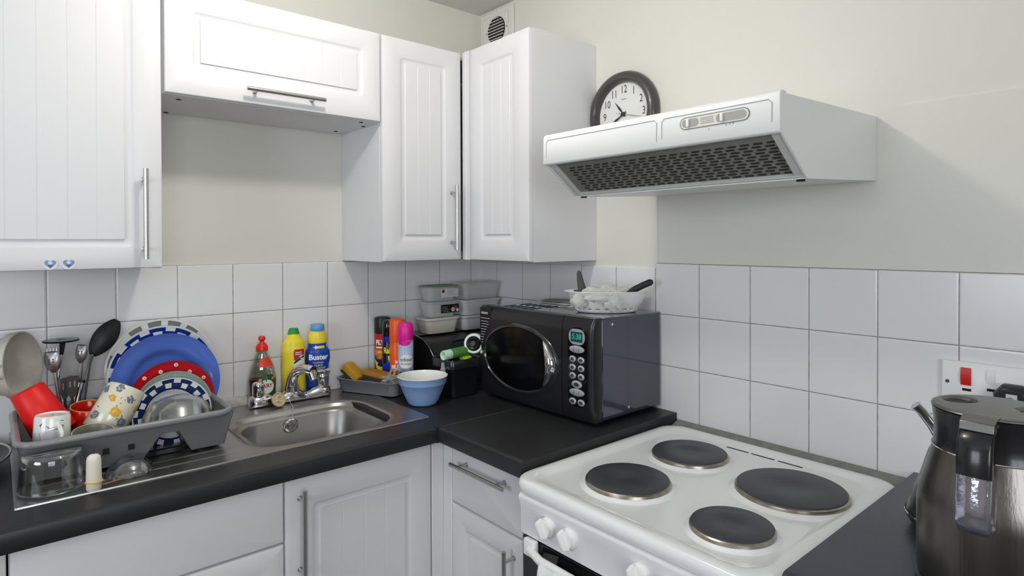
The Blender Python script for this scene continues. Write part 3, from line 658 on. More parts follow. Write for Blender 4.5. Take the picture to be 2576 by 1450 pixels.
def rows_mb(rows, nx=14):
    """flat patch from rows (y, x_left, x_right)"""
    vs_ = []; fs = []
    for y, a, b in rows:
        for i in range(nx + 1): vs_.append((a + (b - a) * i / nx, y, 0))
    for r in range(len(rows) - 1):
        for i in range(nx): k = r * (nx + 1) + i; fs.append((k, k + 1, k + nx + 2, k + nx + 1))
    return MB().add(vs_, fs)
def rect_mb(x0, x1, y0, y1, ny=6, nx=14): return rows_mb([(y0 + (y1 - y0) * i / ny, x0, x1) for i in range(ny + 1)], nx)
def oval_mb(cx, cy, rx, ry, n=12, nx=12, p=2.0): return rows_mb([(cy + ry * math.sin(-PI / 2 + PI * i / n), cx - rx * max(math.cos(-PI / 2 + PI * i / n), 0.001) ** (2 / p), cx + rx * max(math.cos(-PI / 2 + PI * i / n), 0.001) ** (2 / p)) for i in range(n + 1)], nx)
def poly_mb(pts): return MB().add([(x, y, 0) for x, y in pts], [tuple(range(len(pts)))])
def lines_mb(x0, x1, y0, dy, n, h, seed=1):
    r = random.Random(seed); m = MB()
    for k in range(n):
        a = x0 + r.random() * 0.1 * (x1 - x0); b = x1 - r.random() * 0.35 * (x1 - x0)
        m.join(rect_mb(a, b, y0 - k * dy, y0 - k * dy + h, 1, 6))
    return m
ZW = 0.9205      # worktop top
def face(x, y):  # rotation that turns a local -y front towards the middle of the room
    return math.atan2(-(CAM.x - x) * -1, -(CAM.y - y)) * 1.0

def yaw_to_room(x, y): return -math.atan2(x - (-1.47), y - (-1.95))

# ================================================================== BOTTLES BY THE TAP
RED = M('cap_red', sr(226, 38, 26), 0.3); WHT = M('print_white', sr(240, 240, 240), 0.45)
# washing-up liquid
bx = (-0.889, -0.050)
bt = thing('dish_soap_bottle', 'clear washing up liquid bottle half full of dark red soap with red cap', 'bottle', (*bx, ZS), rotz=-0.22)
T = [(0.0, 0.030, 0.020), (0.006, 0.034, 0.022), (0.03, 0.039, 0.024), (0.075, 0.0405, 0.025), (0.105, 0.036, 0.023), (0.135, 0.025, 0.018), (0.160, 0.0165, 0.0155), (0.164, 0.0165, 0.0155)]
obj('body', bottle_mb(T), clear_mat('clear_plastic', (0.74, 0.77, 0.70), 0.14, 0.6), bt, smooth=60)
obj('liquid', bottle_mb(T, inset=0.0015, ztop=0.078), M('soap_red', sr(96, 30, 24), 0.2), bt, smooth=40)
obj('neck_label', on_bottle(rows_mb([(0.116, -0.010, 0.031), (0.125, -0.012, 0.029), (0.135, -0.010, 0.024), (0.143, -0.004, 0.018)]), T), M('label_orange', sr(228, 70, 50), 0.4), bt)
lb = obj('front_label', on_bottle(rows_mb([(0.012, 0.006, 0.020), (0.02, -0.004, 0.030), (0.035, -0.013, 0.034), (0.05, -0.017, 0.035), (0.07, -0.015, 0.034), (0.085, -0.006, 0.031), (0.093, 0.008, 0.027)]), T, 0.0004), M('label_green', sr(30, 82, 50), 0.4), bt)
obj('label_disc', on_bottle(oval_mb(0.010, 0.056, 0.0215, 0.022), T, 0.0010), WHT, lb)
obj('label_leaf', on_bottle(poly_mb([(0.009, 0.070), (0.014, 0.082), (0.010, 0.092), (0.005, 0.083)]), T, 0.0016), M('leaf_green', sr(60, 130, 60), 0.4), lb)
for k, (x, z, c) in enumerate(((-0.008, 0.078, (235, 160, 60)), (-0.0125, 0.068, (170, 200, 80)), (0.028, 0.080, (240, 120, 60)), (-0.012, 0.038, (90, 150, 60)), (-0.010, 0.030, (150, 190, 70)))):
    obj('label_fruit', on_bottle(oval_mb(x, z, 0.0042, 0.0048, 6, 6), T, 0.0014), M('fruit%d' % k, sr(*c), 0.4), lb)
obj('brand_lettering', on_bottle(text_mb('FAIRY', 0.0165, bold=0.0004, sx=0.80), T, 0.0018, 0.010, 0.059), M('letter_red', sr(205, 40, 30), 0.4), lb)
obj('cap', MB().lathe([(0.0165, 0.163), (0.0175, 0.164), (0.0175, 0.176), (0.0150, 0.181), (0.0105, 0.186), (0.0065, 0.190), (0.0060, 0.193), (0.0105, 0.198), (0.0105, 0.203), (0.007, 0.208), (0.0, 0.209)], 32), RED, bt)
# cream cleaner
bt = thing('cleaner_bottle', 'yellow cream cleaner bottle with green cap behind the tap spout', 'bottle', (-0.790, -0.046, ZS), rotz=-0.25)
T = [(0.0, 0.029, 0.020), (0.006, 0.033, 0.023), (0.04, 0.034, 0.024), (0.08, 0.036, 0.025), (0.12, 0.034, 0.0245), (0.15, 0.036, 0.025), (0.175, 0.033, 0.023), (0.195, 0.022, 0.017), (0.203, 0.0165, 0.014), (0.206, 0.0150, 0.013)]
obj('body', bottle_mb(T, zs=48), M('bottle_yellow', sr(242, 222, 60), 0.32), bt, smooth=60)
lb = obj('front_label', on_bottle(rows_mb([(0.078, 0.004, 0.026), (0.09, -0.002, 0.030), (0.105, -0.003, 0.031), (0.125, -0.002, 0.030), (0.15, -0.003, 0.030), (0.158, 0.000, 0.028)]), T, 0.0005), WHT, bt)
obj('label_red_band', on_bottle(rows_mb([(0.124, -0.002, 0.003), (0.132, -0.002, 0.014), (0.140, -0.003, 0.030), (0.152, -0.003, 0.030), (0.158, 0.000, 0.028)]), T, 0.0009), M('band_red', sr(205, 38, 30), 0.4), lb)
obj('label_green_stripe', on_bottle(rows_mb([(0.113, -0.002, 0.000), (0.119, -0.002, 0.010), (0.1245, 0.004, 0.020), (0.131, 0.014, 0.030), (0.1375, 0.027, 0.030)]), T, 0.0009), M('stripe_green', sr(35, 78, 52), 0.4), lb)
obj('label_oval', on_bottle(oval_mb(0.013, 0.092, 0.0155, 0.0165), T, 0.0010), M('stripe_green', None), lb)
obj('lettering', on_bottle(text_mb('Cream', 0.0120, bold=0.0003, sx=0.85, shear=0.2), T, 0.0016, 0.013, 0.092), WHT, lb)
obj('small_print', on_bottle(lines_mb(0.001, 0.027, 0.147, 0.006, 2, 0.0026, 3), T, 0.0014), WHT, lb)
obj('cap', MB().lathe([(0.0170, 0.2035), (0.0185, 0.205), (0.0140, 0.219), (0.0120, 0.2225), (0.0, 0.2235)], 28, sy=0.75), M('cap_green', sr(36, 150, 62), 0.35), bt)
# blue unblocker
bt = thing('drain_cleaner_bottle', 'blue drain unblocker bottle with yellow collar and pale blue cap', 'bottle', (-0.712, -0.046, ZS), rotz=-0.28)
T = [(0.0, 0.030, 0.021), (0.006, 0.034, 0.024), (0.05, 0.035, 0.025), (0.09, 0.035, 0.025), (0.118, 0.0395, 0.027), (0.140, 0.0385, 0.026), (0.157, 0.028, 0.022), (0.168, 0.0285, 0.022), (0.170, 0.0285, 0.022)]
obj('body', bottle_mb(T, zs=48), M('bottle_blue', sr(28, 72, 176), 0.3), bt, smooth=60)
T2 = [(0.168, 0.0290, 0.0235), (0.173, 0.0300, 0.024), (0.188, 0.0295, 0.0235), (0.203, 0.024, 0.022), (0.208, 0.0225, 0.021)]
obj('collar', bottle_mb(T2, zs=12), M('bottle_yellow', None), bt, smooth=60)
obj('cap', MB().lathe([(0.0215, 0.206), (0.0225, 0.208), (0.0215, 0.226), (0.0195, 0.2285), (0.0, 0.2290)], 32), M('cap_blue', sr(98, 158, 210), 0.35), bt)
obj('brand_lettering', on_bottle(text_mb('Buster', 0.0235, bold=0.0008, sx=0.95), T, 0.0010, 0.0, 0.124), WHT, bt)
YL = M('print_yellow', sr(235, 225, 70), 0.45)
obj('small_lettering', on_bottle(text_mb('PLUGHOLE', 0.0065, bold=0.0001), T, 0.0010, 0, 0.107), WHT, bt)
obj('small_lettering', on_bottle(text_mb('QUICK', 0.0085, bold=0.0002), T, 0.0010, 0, 0.098), YL, bt)
obj('small_lettering', on_bottle(text_mb('UNBLOCKER', 0.0078, bold=0.0002), T, 0.0010, 0, 0.0885), YL, bt)
fb = obj('yellow_flash', on_bottle(rows_mb([(0.152, -0.006, 0.0195), (0.160, -0.006, 0.0195)]), T, 0.0010), YL, bt)
obj('star', on_bottle(poly_mb([(-0.0145, 0.156), (-0.010, 0.158), (-0.008, 0.164), (-0.0055, 0.158), (-0.003, 0.156), (-0.0055, 0.1535), (-0.008, 0.148), (-0.010, 0.1535)]), T, 0.0015), WHT, bt)
pn = obj('yellow_pennant', on_bottle(rows_mb([(0.055, 0.006, 0.008), (0.060, 0.000, 0.016), (0.082, 0.000, 0.018)]), T, 0.0010), YL, bt)
obj('small_print', on_bottle(lines_mb(0.003, 0.017, 0.0775, 0.0048, 4, 0.0018, 5), T, 0.0016), M('print_black', None), pn)
obj('pale_window', on_bottle(rect_mb(0.004, 0.026, 0.012, 0.042), T, 0.0008), M('pale_blue_print', sr(70, 130, 200), 0.4), bt)

# ================================================================== AEROSOLS
def can(x, y, h, r, lab, name='aerosol_can', rot=None):
    return thing(name, lab, 'spray can', (x, y, ZW), rotz=yaw_to_room(x, y) if rot is None else rot, group='spray cans beside the bread bin')
def can_body(t, r, h0, h1, mat):
    obj('can', MB().lathe([(0, 0.0), (r - .001, 0.0), (r, 0.002), (r, h0 - 0.004), (r - 0.002, h0), (r * .6, h1)], 40), mat, t)
c = can(-0.471, -0.0365, 0.235, 0.0275, 'fly killer spray can with black cap, leftmost of the cans'); r = 0.0275; TC = [(0, r), (1, r)]
can_body(c, r, 0.178, 0.180, M('can_navy', sr(32, 32, 70), 0.3))
obj('cap', MB().lathe([(r + 0.0006, 0.176), (r + 0.001, 0.178), (r + 0.0006, 0.226), (r - 0.001, 0.231), (r * 0.75, 0.234), (0, 0.2345)], 36), BLACKP, c)
obj('red_panel', on_cyl(rect_mb(-0.034, 0.034, 0.122, 0.176), TC, 0.0003), M('can_red', sr(205, 30, 34), 0.3), c)
obj('orange_panel', on_cyl(rows_mb([(0.070, 0.0, 0.034), (0.09, -0.022, 0.034), (0.105, -0.034, 0.034), (0.128, -0.034, 0.034)]), TC, 0.0003), M('can_orange', sr(226, 120, 40), 0.3), c)
obj('yellow_swoosh', on_cyl(rows_mb([(0.03, -0.004, 0.006), (0.05, -0.018, 0.010), (0.06, -0.026, 0.010), (0.075, -0.030, -0.016), (0.085, -0.034, -0.030)]), TC, 0.0005), M('can_yellow', sr(235, 200, 40), 0.35), c)
obj('lettering', on_cyl(text_mb('FLY', 0.022, bold=0.0012, sx=0.9), TC, 0.0008, -0.010, 0.146), WHT, c)
obj('small_lettering', on_cyl(lines_mb(-0.028, 0.02, 0.126, 0.008, 1, 0.006, 3), TC, 0.0008), WHT, c)
obj('small_lettering', on_cyl(text_mb('killer', 0.012, bold=0.0004), TC, 0.0008, -0.008, 0.113), YL, c)
c = can(-0.479, -0.096, 0.22, 0.0245, 'narrow black and blue insect spray can between black and orange cans'); r = 0.0225; TC = [(0, r), (1, r)]
can_body(c, r, 0.176, 0.178, M('can_black', sr(20, 20, 26), 0.25))
obj('cap', MB().lathe([(r + 0.0006, 0.174), (r + 0.001, 0.176), (r + 0.0008, 0.208), (r - 0.001, 0.222), (r * .8, 0.229), (0, 0.2305)], 36), BLACKG, c)
obj('blue_band', on_cyl(rows_mb([(0.150, -0.002, 0.002), (0.158, -0.026, 0.026), (0.174, -0.030, 0.030)]), TC, 0.0004), M('can_blue', sr(24, 50, 170), 0.25), c)
obj('blue_band', on_cyl(rows_mb([(0.055, -0.026, 0.026), (0.080, -0.030, 0.030), (0.094, -0.012, 0.012), (0.097, -0.002, 0.002)]), TC, 0.0004), M('can_blue', None), c)
obj('lettering', on_cyl(text_mb('Raid', 0.027, bold=0.0010, sx=0.72), TC, 0.0008, -0.003, 0.126), YL, c)
obj('lightning_bolt', on_cyl(poly_mb([(-0.004, 0.108), (0.007, 0.108), (0.003, 0.099), (0.006, 0.099), (-0.002, 0.084), (0.0, 0.095), (-0.003, 0.095)]), TC, 0.0010), YL, c)
obj('small_print', on_cyl(lines_mb(-0.016, 0.018, 0.050, 0.006, 2, 0.003, 4), TC, 0.0008), WHT, c)
c = can(-0.475, -0.145, 0.225, 0.0275, 'orange cleaning spray can behind the pink capped can'); r = 0.0245; TC = [(0, r), (1, r)]
can_body(c, r, 0.165, 0.168, M('can_bright_orange', sr(238, 92, 20), 0.35))
obj('cap', MB().lathe([(r + 0.0008, 0.160), (r + 0.0012, 0.162), (r + 0.0010, 0.230), (r - 0.001, 0.235), (r * .8, 0.2365), (0, 0.2370)], 36), M('can_bright_orange', None), c)
obj('grey_base', on_cyl(rect_mb(-0.034, 0.034, 0.004, 0.030), TC, 0.0004), M('can_grey', sr(80, 76, 72), 0.4), c)
obj('lettering', on_cyl(text_mb('MUSCLE', 0.019, bold=0.0012, sx=0.8, shear=0.1), TC, 0.0008, 0.006, 0.077), WHT, c)
obj('lettering', on_cyl(text_mb('Mr', 0.015, bold=0.0008), TC, 0.0008, 0.002, 0.094), WHT, c)
obj('red_flash', on_cyl(rows_mb([(0.054, -0.012, 0.018), (0.064, -0.020, 0.022)]), TC, 0.0006), M('flash_red', sr(235, 60, 40), 0.4), c)
c = can(-0.4735, -0.1985, 0.232, 0.0272, 'pale floral air freshener can with bright pink cap'); r = 0.0255; TC = [(0, r), (1, r)]
can_body(c, r, 0.176, 0.178, M('can_pale', sr(214, 220, 228), 0.3, noise=(18, sr(120, 160, 205), 0.35)))
obj('cap', MB().lathe([(r + 0.0006, 0.172), (r + 0.001, 0.174), (r + 0.0008, 0.212), (r - 0.002, 0.222), (r * .8, 0.2285), (r * .4, 0.231), (0, 0.2315)], 36), M('cap_pink', sr(224, 26, 150), 0.35), c)
obj('pink_scallop', on_cyl(rows_mb([(0.156, -0.012, 0.004), (0.160, -0.026, 0.014), (0.168, -0.034, 0.024), (0.175, -0.038, 0.038)]), TC, 0.0005), M('cap_pink', None), c)
obj('cloud', on_cyl(oval_mb(0.002, 0.103, 0.026, 0.023, p=2.4), TC, 0.0005), WHT, c)
obj('lettering', on_cyl(text_mb('odour', 0.0185, bold=0.0001), TC, 0.0010, 0.002, 0.110), M('print_black', None), c)
obj('small_lettering', on_cyl(text_mb('eliminator', 0.0098, bold=0.0), TC, 0.0010, 0.002, 0.096), M('print_black', None), c)
for k, (x, z) in enumerate(((-0.020, 0.030), (-0.006, 0.026), (0.010, 0.034), (0.012, 0.052), (-0.012, 0.048), (0.006, 0.062), (0.016, 0.072), (-0.022, 0.042))):
    fl_ = obj('flower', on_cyl(oval_mb(x, z, 0.0045, 0.0048, 6, 6), TC, 0.0008), M('flower_pink', sr(214, 50, 110), 0.4) if k % 2 == 0 else M('flower_peach', sr(232, 150, 110), 0.4), c)
    obj('flower_centre', on_cyl(oval_mb(x, z, 0.0014, 0.0015, 4, 4), TC, 0.0012), WHT, fl_)

# ================================================================== TRAY OF SPONGES
tr = thing('washing_tray', 'grey plastic tray of sponges behind the sink corner', 'tray', (-0.5695, -0.145, 0.9238), rotz=-1.115)
m = MB(); A = lambda d, z, rad: [(p[0], p[1], z) for p in rr(-0.118 - d, 0.118 + d, -0.040 - d, 0.040 + d, rad, 7)]
m.loft([A(-0.012, 0.0, 0.022), A(-0.009, 0.001, 0.023), A(0.0, 0.038, 0.028), A(0.004, 0.041, 0.030), A(0.005, 0.045, 0.030), A(0.001, 0.046, 0.028), A(-0.003, 0.041, 0.026), A(-0.011, 0.006, 0.022)])
obj('basin', m, M('tray_grey', sr(128, 130, 134), 0.4), tr)
def crumple(m, c, s, seed, sub=4, amp=0.35, fr=2.2, mi=0):
    from mathutils import noise
    bm = bmesh.new(); bmesh.ops.create_icosphere(bm, subdivisions=sub, radius=1)
    off = Vector((seed * 7.3, seed * 3.1, seed))
    vs_ = []
    for v in bm.verts:
        n1 = abs(noise.noise(v.co * fr + off)); n2 = abs(noise.noise(v.co * fr * 2.3 + off))
        k = 1 - amp * (1 - 2 * n1) + amp * 0.6 * n2
        vs_.append((c[0] + v.co.x * s[0] * k, c[1] + v.co.y * s[1] * k, c[2] + v.co.z * s[2] * k))
    fs = [tuple(v.index for v in f.verts) for f in bm.faces]; bm.free()
    return m.add(vs_, fs, mi)
YS = M('sponge_yellow', sr(212, 160, 48), 0.9, noise=(300, sr(186, 134, 34), 0.3), bump=(350, 0.8))
sg = thing('sponge', 'smooth yellow sponge scourer leaning at the left of the grey tray', 'sponge', (-0.658, -0.120, 0.985), mat=tr.matrix_basis @ Matrix.Translation((-0.075, 0.002, 0.058)) @ Matrix.Rotation(0.62, 4, 'Y'), group='sponges in the grey tray')
obj('foam', rbox(-0.036, 0.036, -0.024, 0.024, -0.010, 0.014, 0.006, 0.004), YS, sg)
obj('scourer_pad', rbox(-0.036, 0.036, -0.024, 0.024, -0.017, -0.0101, 0.006, 0.002), M('scour_dark', sr(52, 56, 58), 0.95, bump=(400, 1)), sg)
sg = thing('sponge', 'rough brown-yellow sponge lying flat behind the crumpled rag', 'sponge', (-0.567, -0.100, 0.985), mat=tr.matrix_basis @ Matrix.Translation((0.012, 0.008, 0.060)) @ Matrix.Rotation(0.12, 4, 'Y'), group='sponges in the grey tray')
obj('foam', rbox(-0.045, 0.045, -0.026, 0.026, -0.008, 0.008, 0.010, 0.004), M('sponge_brown', sr(190, 136, 50), 0.95, noise=(160, sr(130, 84, 28), 0.3), bump=(250, 1)), sg)
obj('scourer_pad', rbox(-0.042, 0.042, -0.025, 0.025, -0.016, -0.0081, 0.010, 0.002), M('scour_dark', None), sg)
m = MB(); crumple(m, (0.085, -0.004, 0.050), (0.040, 0.026, 0.016), 3, amp=0.5)
for k in range(3):
    a = 0.9 * k; c0 = Vector((0.078 + 0.018 * k, 0.002 + 0.004 * k, 0.056))
    m.tube([c0 + Vector((0.009 * math.cos(t), 0.005 * math.sin(t + a), 0.012 + 0.011 * math.sin(t))) for t in [2 * PI * i / 10 for i in range(10)]], 0.0042, 6, closed=True, sq=0.4)
m.xf(tr.matrix_basis)
tag(obj('rag', m, M('rag_cream', sr(190, 186, 172), 0.95, noise=(60, sr(120, 116, 104), 0.3), bump=(300, 1)), smooth=60), 'crumpled off-white rag bunched at the right of the grey tray', 'cloth')

# ================================================================== BLUE BOWL
bw = thing('mixing_bowl', 'pale blue enamel bowl with white inside on the worktop corner', 'bowl', (-0.509, -0.365, ZW))
obj('outside', MB().lathe([(0, 0.001), (0.040, 0.001), (0.043, 0.003), (0.048, 0.012), (0.060, 0.038), (0.0705, 0.064), (0.0725, 0.0655), (0.0755, 0.084), (0.0765, 0.0855)], 72), M('bowl_blue', sr(160, 192, 236), 0.28, noise=(14, sr(140, 176, 230), 0.3)), bw, label='pale blue outside')
obj('inside', MB().lathe([(0.0765, 0.0855), (0.0775, 0.0868), (0.0755, 0.0878), (0.0735, 0.0862), (0.068, 0.064), (0.056, 0.034), (0.042, 0.010), (0.030, 0.005), (0, 0.004)], 72), CER, bw, label='white inside and rim')

# ================================================================== BREAD BIN, CADDY
bb = thing('bread_bin', 'black and steel roll-top bread bin carrying plastic tubs', 'bread bin', (-0.24, -0.14, ZW))
def binprof(r0): # side outline in (y, z)
    pts = [(-0.020 - 0.0, 0.0), (-0.020, 0.165 - r0)]
    pts += [(-0.118, 0.165 - r0)]
    for k in range(1, 13): a = PI / 2 * k / 12; pts.append((-0.118 - (0.135 - r0) * math.sin(a), 0.030 + (0.135 - r0) * math.cos(a)))
    pts.append((-0.253 + r0, 0.0)); return pts
m = MB().prism(binprof(0.004), 'x', -0.376, -0.105).shift(0, 0, ZW)
obj('roll_front', m, M('bin_steel', (0.10, 0.10, 0.105), 0.28, 0.8), bb, world=True, smooth=35)
for a, b in ((-0.384, -0.376), (-0.105, -0.097)): obj('end_cap', MB().prism(binprof(0.0), 'x', a, b).shift(0, 0, ZW), BLACKP, bb, world=True, smooth=35, bevel=0.0015)
pts = [(-0.3845, p[0], p[1] + ZW) for p in binprof(0.0)[2:]]
obj('chrome_edge', MB().tube(pts, 0.0022, 8), CHROME, bb, world=True)
m = MB().box(-0.384, -0.097, -0.118, -0.019, 0.1652, 0.1675).shift(0, 0, ZW)
obj('top_plate', m, M('bin_top', (0.22, 0.22, 0.22), 0.35, 0.8), bb, world=True, bevel=0.001)
obj('handle', MB().tube([(-0.275, -0.190, 1.062), (-0.275, -0.205, 1.068), (-0.215, -0.205, 1.068), (-0.215, -0.190, 1.062)], 0.004, 10), BLACKP, bb, world=True)
ZB = ZW + 0.1680
# tubs on the bin
CLR = M('tub_clear', sr(228, 230, 228), 0.25, alpha=0.36); CRM = M('tub_cream', sr(216, 214, 204), 0.4); FRO = M('tub_frosted', sr(222, 223, 223), 0.35, alpha=0.85)
def tub(x0, x1, y0, y1, z0, h, mat, lidmat, lab, grp, taper=0.010):
    cx, cy = (x0 + x1) / 2, (y0 + y1) / 2; t = thing('food_tub', lab, 'tub', (cx, cy, z0), group=grp)
    a, b = (x1 - x0) / 2, (y1 - y0) / 2
    R = lambda d, z, rad=0.018: [(p[0], p[1], z) for p in rr(-a + d, a - d, -b + d, b - d, rad, 6)]
    obj('tub', MB().loft([R(taper + .004, 0, .014), R(taper, 0.004), R(0.003, h - 0.010), R(0.001, h - 0.0085), R(0.001, h - 0.006), R(0.0045, h - 0.0065), R(taper + 0.002, 0.006)]), mat, t)
    obj('lid', MB().loft([R(0.002, h - 0.0058, .018), R(-0.002, h - 0.0055, .019), R(-0.0025, h - 0.001, .019), R(0.0, h, .018), R(0.008, h, .016), R(0.010, h - 0.0015, .015)]), lidmat, t)
    return t
yb0, yb1 = -0.155, -0.045
tub(-0.355, -0.212, -0.148, -0.060, ZB, 0.056, CRM, CRM, 'cream lidded tub at the bottom left of the stacks on the bread bin', 'plastic tubs on the bread bin')
t2 = tub(-0.345, -0.215, -0.143, -0.065, ZB + 0.0565, 0.058, CLR, CLR, 'clear tub with black dark-fruit label, middle of the left stack', 'plastic tubs on the bread bin')
l = obj('label', MB().box(-0.015, 0.062, -0.0400, -0.0392, 0.016, 0.046), M('label_black', sr(28, 26, 28), 0.4), t2)
for k, (x, z, s, cc) in enumerate(((0.036, 0.027, 0.008, (200, 190, 170)), (0.048, 0.034, 0.007, (160, 60, 50)), (0.055, 0.024, 0.006, (225, 215, 205)), (0.046, 0.021, 0.005, (120, 40, 40)))):
    obj('berry_print', MB().cyl((x, -0.0401, z), (x, -0.0405, z), s, seg=14), M('berry%d' % k, sr(*cc), 0.5), l)
m = lines_mb(-0.012, 0.022, 0.037, 0.0055, 4, 0.0016, 8)
m.xf(Matrix(((1, 0, 0, 0), (0, 0, 1, -0.0403), (0, 1, 0, 0), (0, 0, 0, 1)))); obj('small_print', m, M('print_grey', sr(150, 148, 145), 0.5), l)
t3 = tub(-0.345, -0.215, -0.143, -0.065, ZB + 0.115, 0.056, CLR, M('lid_green', sr(118, 150, 112), 0.4), 'clear tub with pale green lid and white label, top of the left stack', 'plastic tubs on the bread bin')
l = obj('label', MB().box(-0.015, 0.060, -0.0400, -0.0392, 0.014, 0.044), M('label_pale', sr(214, 212, 208), 0.4), t3)
m = lines_mb(0.010, 0.055, 0.037, 0.0055, 4, 0.0016, 9)
m.xf(Matrix(((1, 0, 0, 0), (0, 0, 1, -0.0403), (0, 1, 0, 0), (0, 0, 0, 1)))); obj('small_print', m, M('print_grey', None), l)
obj('berry_print', MB().cyl((-0.006, -0.0401, 0.036), (-0.006, -0.0405, 0.036), 0.006, seg=14), M('berry3', None), l)
tub(-0.198, -0.020, -0.150, -0.050, ZB, 0.054, FRO, FRO, 'frosted food tub at the bottom of the right hand stack', 'plastic tubs on the bread bin')
tub(-0.198, -0.020, -0.150, -0.050, ZB + 0.0545, 0.058, M('tub_frosted_white', sr(222, 222, 221), 0.35, alpha=0.9), M('tub_frosted_white', None), 'whiter frosted tub in the middle of the right hand stack', 'plastic tubs on the bread bin')
tub(-0.195, -0.018, -0.150, -0.050, ZB + 0.113, 0.064, CLR, CLR, 'see-through lidded tub on top of the right hand stack', 'plastic tubs on the bread bin')

cdy = thing('compost_caddy', 'square black plastic bin full of packets left of the microwave', 'caddy', (-0.360, -0.335, ZW))
R = lambda d, z, rad=0.014: [(p[0], p[1], z) for p in rr(-0.058 - d, 0.058 + d, -0.056 - d, 0.056 + d, rad, 6)]
obj('bin', MB().loft([R(-0.010, 0), R(-0.007, 0.003), R(-0.001, 0.098), R(0.0, 0.100), R(-0.003, 0.100), R(-0.009, 0.006)]), BLACKP, cdy)
obj('rim', MB().loft([R(0.0005, 0.092, .014), R(0.004, 0.094, .016), R(0.005, 0.118, .016), R(0.003, 0.122, .016), R(-0.004, 0.120, .013), R(-0.005, 0.096, .012)], False, False), M('rim_black', sr(34, 34, 38), 0.2, coat=0.3), cdy)
gt = thing('sweet_tube', 'green and white plastic tube lying across the black bin', 'tube', (-0.352, -0.330, 1.055), mat=frame_mat((-0.425, -0.350, 1.0545), (0.05, 0.60, 0.8), (0, -0.8, 0.6), (0.98, 0.07, 0.16)))
obj('wrapper', MB().lathe([(0.0, 0.030), (0.0155, 0.030), (0.0160, 0.034), (0.0160, 0.120), (0.0145, 0.124), (0, 0.125)], 30), M('tube_green', sr(92, 178, 62), 0.35, noise=(26, sr(70, 110, 70), 0.25)), gt)
obj('cap', MB().lathe([(0.0, 0.012), (0.008, 0.012), (0.009, 0.004), (0.0145, 0.001), (0.0158, 0.004), (0.0160, 0.031), (0.0, 0.0315)], 30), M('cap_mint', sr(196, 226, 210), 0.35), gt)
m = MB(); crumple(m, (-0.335, -0.350, 1.036), (0.026, 0.012, 0.009), 5, sub=3, amp=0.4)
tag(obj('wrapper_scrap', m, M('lime', sr(178, 224, 28), 0.5), smooth=60), 'crumpled lime green wrapper lying in the black bin', 'wrapper')
m = MB(); crumple(m, (-0.424, -0.352, 1.012), (0.007, 0.010, 0.026), 6, sub=3, amp=0.5)
tag(obj('plastic_bag', m, M('bag_clear', sr(190, 188, 186), 0.2, alpha=0.55), smooth=60), 'scrap of clear plastic bag hanging over the left side of the black bin', 'bag')
rl = thing('tape_roll', 'white ring around a black core standing against the microwave', 'roll', (-0.309, -0.364, 1.083), n=(-0.75, -0.62, 0.12))
obj('roll', MB().lathe([(0.0245, -0.016), (0.031, -0.016), (0.033, -0.012), (0.033, 0.010), (0.031, 0.013), (0.0245, 0.013)], 40), WHITEP, rl)
obj('core', MB().lathe([(0, 0.020), (0.008, 0.020), (0.010, 0.014), (0.018, 0.018), (0.0240, 0.012), (0.0243, -0.012), (0, -0.012)], 40), BLACKP, rl)

# ================================================================== MICROWAVE
mx0, mx1, my0, my1, mz0, mz1 = -0.312, -0.018, -0.885, -0.398, 0.934, 1.212
mw = thing('microwave_oven', 'black microwave with oval door window and chrome crescent handle', 'microwave', ((mx0 + mx1) / 2, (my0 + my1) / 2, 0.922))
obj('case', MB().box(mx0 + 0.036, mx1, my0, my1, mz0, mz1 - 0.002), M('case_black_tile_sheen', sr(36, 42, 62), 0.10, coat=0.8, spec=0.9), mw, world=True, bevel=0.004)  # blue of the reflected tiles is mixed into the black base colour
for x in (mx0 + 0.06, mx1 - 0.04):
    for y in (my0 + 0.04, my1 - 0.04): obj('foot', MB().cyl((x, y, 0.9222), (x, y, mz0 + 0.001), 0.012, seg=16), BLACKP, mw, world=True)
# front: door and control panel with a slight forward bulge
def front_slab(u0, u1, v0, v1, bul=0.006, r=0.010):
    m = MB(); nx, ny = 18, 14; W_ = my1 - my0; H_ = mz1 - mz0; vs_ = []; fs = []
    for i in range(nx + 1):
        for j in range(ny + 1):
            u = u0 + (u1 - u0) * i / nx; v = v0 + (v1 - v0) * j / ny
            e = min(v / 0.012, (H_ - v) / 0.012, 1); e2 = min(u / 0.012 + 0.0, (W_ - u) / 0.012, 1); q = max(0, min(e, e2))
            d = bul * math.sin(PI * max(0, min(1, u / W_))) + bul * 0.5 * math.sin(PI * v / H_) - 0.008 * (1 - math.sqrt(max(0, 1 - (1 - q) ** 2)))
            vs_.append((u, v, 0.0 + d))
    for i in range(nx):
        for j in range(ny): a = i * (ny + 1) + j; fs.append((a, a + 1, a + ny + 2, a + ny + 1))
    m.add(vs_, fs); n = len(vs_)
    # sides to a back plane
    bd = [i * (ny + 1) for i in range(nx + 1)] + [nx * (ny + 1) + j for j in range(1, ny + 1)] + [i * (ny + 1) + ny for i in range(nx - 1, -1, -1)] + [j for j in range(ny - 1, 0, -1)]
    back = [(vs_[k][0], vs_[k][1], -0.036) for k in bd]; m.v += [Vector(p) for p in back]
    for i in range(len(bd)):
        j = (i + 1) % len(bd); m.f.append([bd[i], bd[j], n + j, n + i]); m.m.append(0)
    m.f.append([n + i for i in range(len(bd))]); m.m.append(0)
    return m
MXM = RIGHTW(mx0, my1, mz0); W_ = my1 - my0; H_ = mz1 - mz0
FRB = M('front_black', sr(30, 30, 32), 0.30, coat=0.15)
dr = obj('door', front_slab(0.0, 0.378, 0, H_).xf(MXM), FRB, mw, world=True, smooth=50)
pn = obj('control_panel', front_slab(0.380, W_, 0, H_).xf(MXM), FRB, mw, world=True, smooth=50)
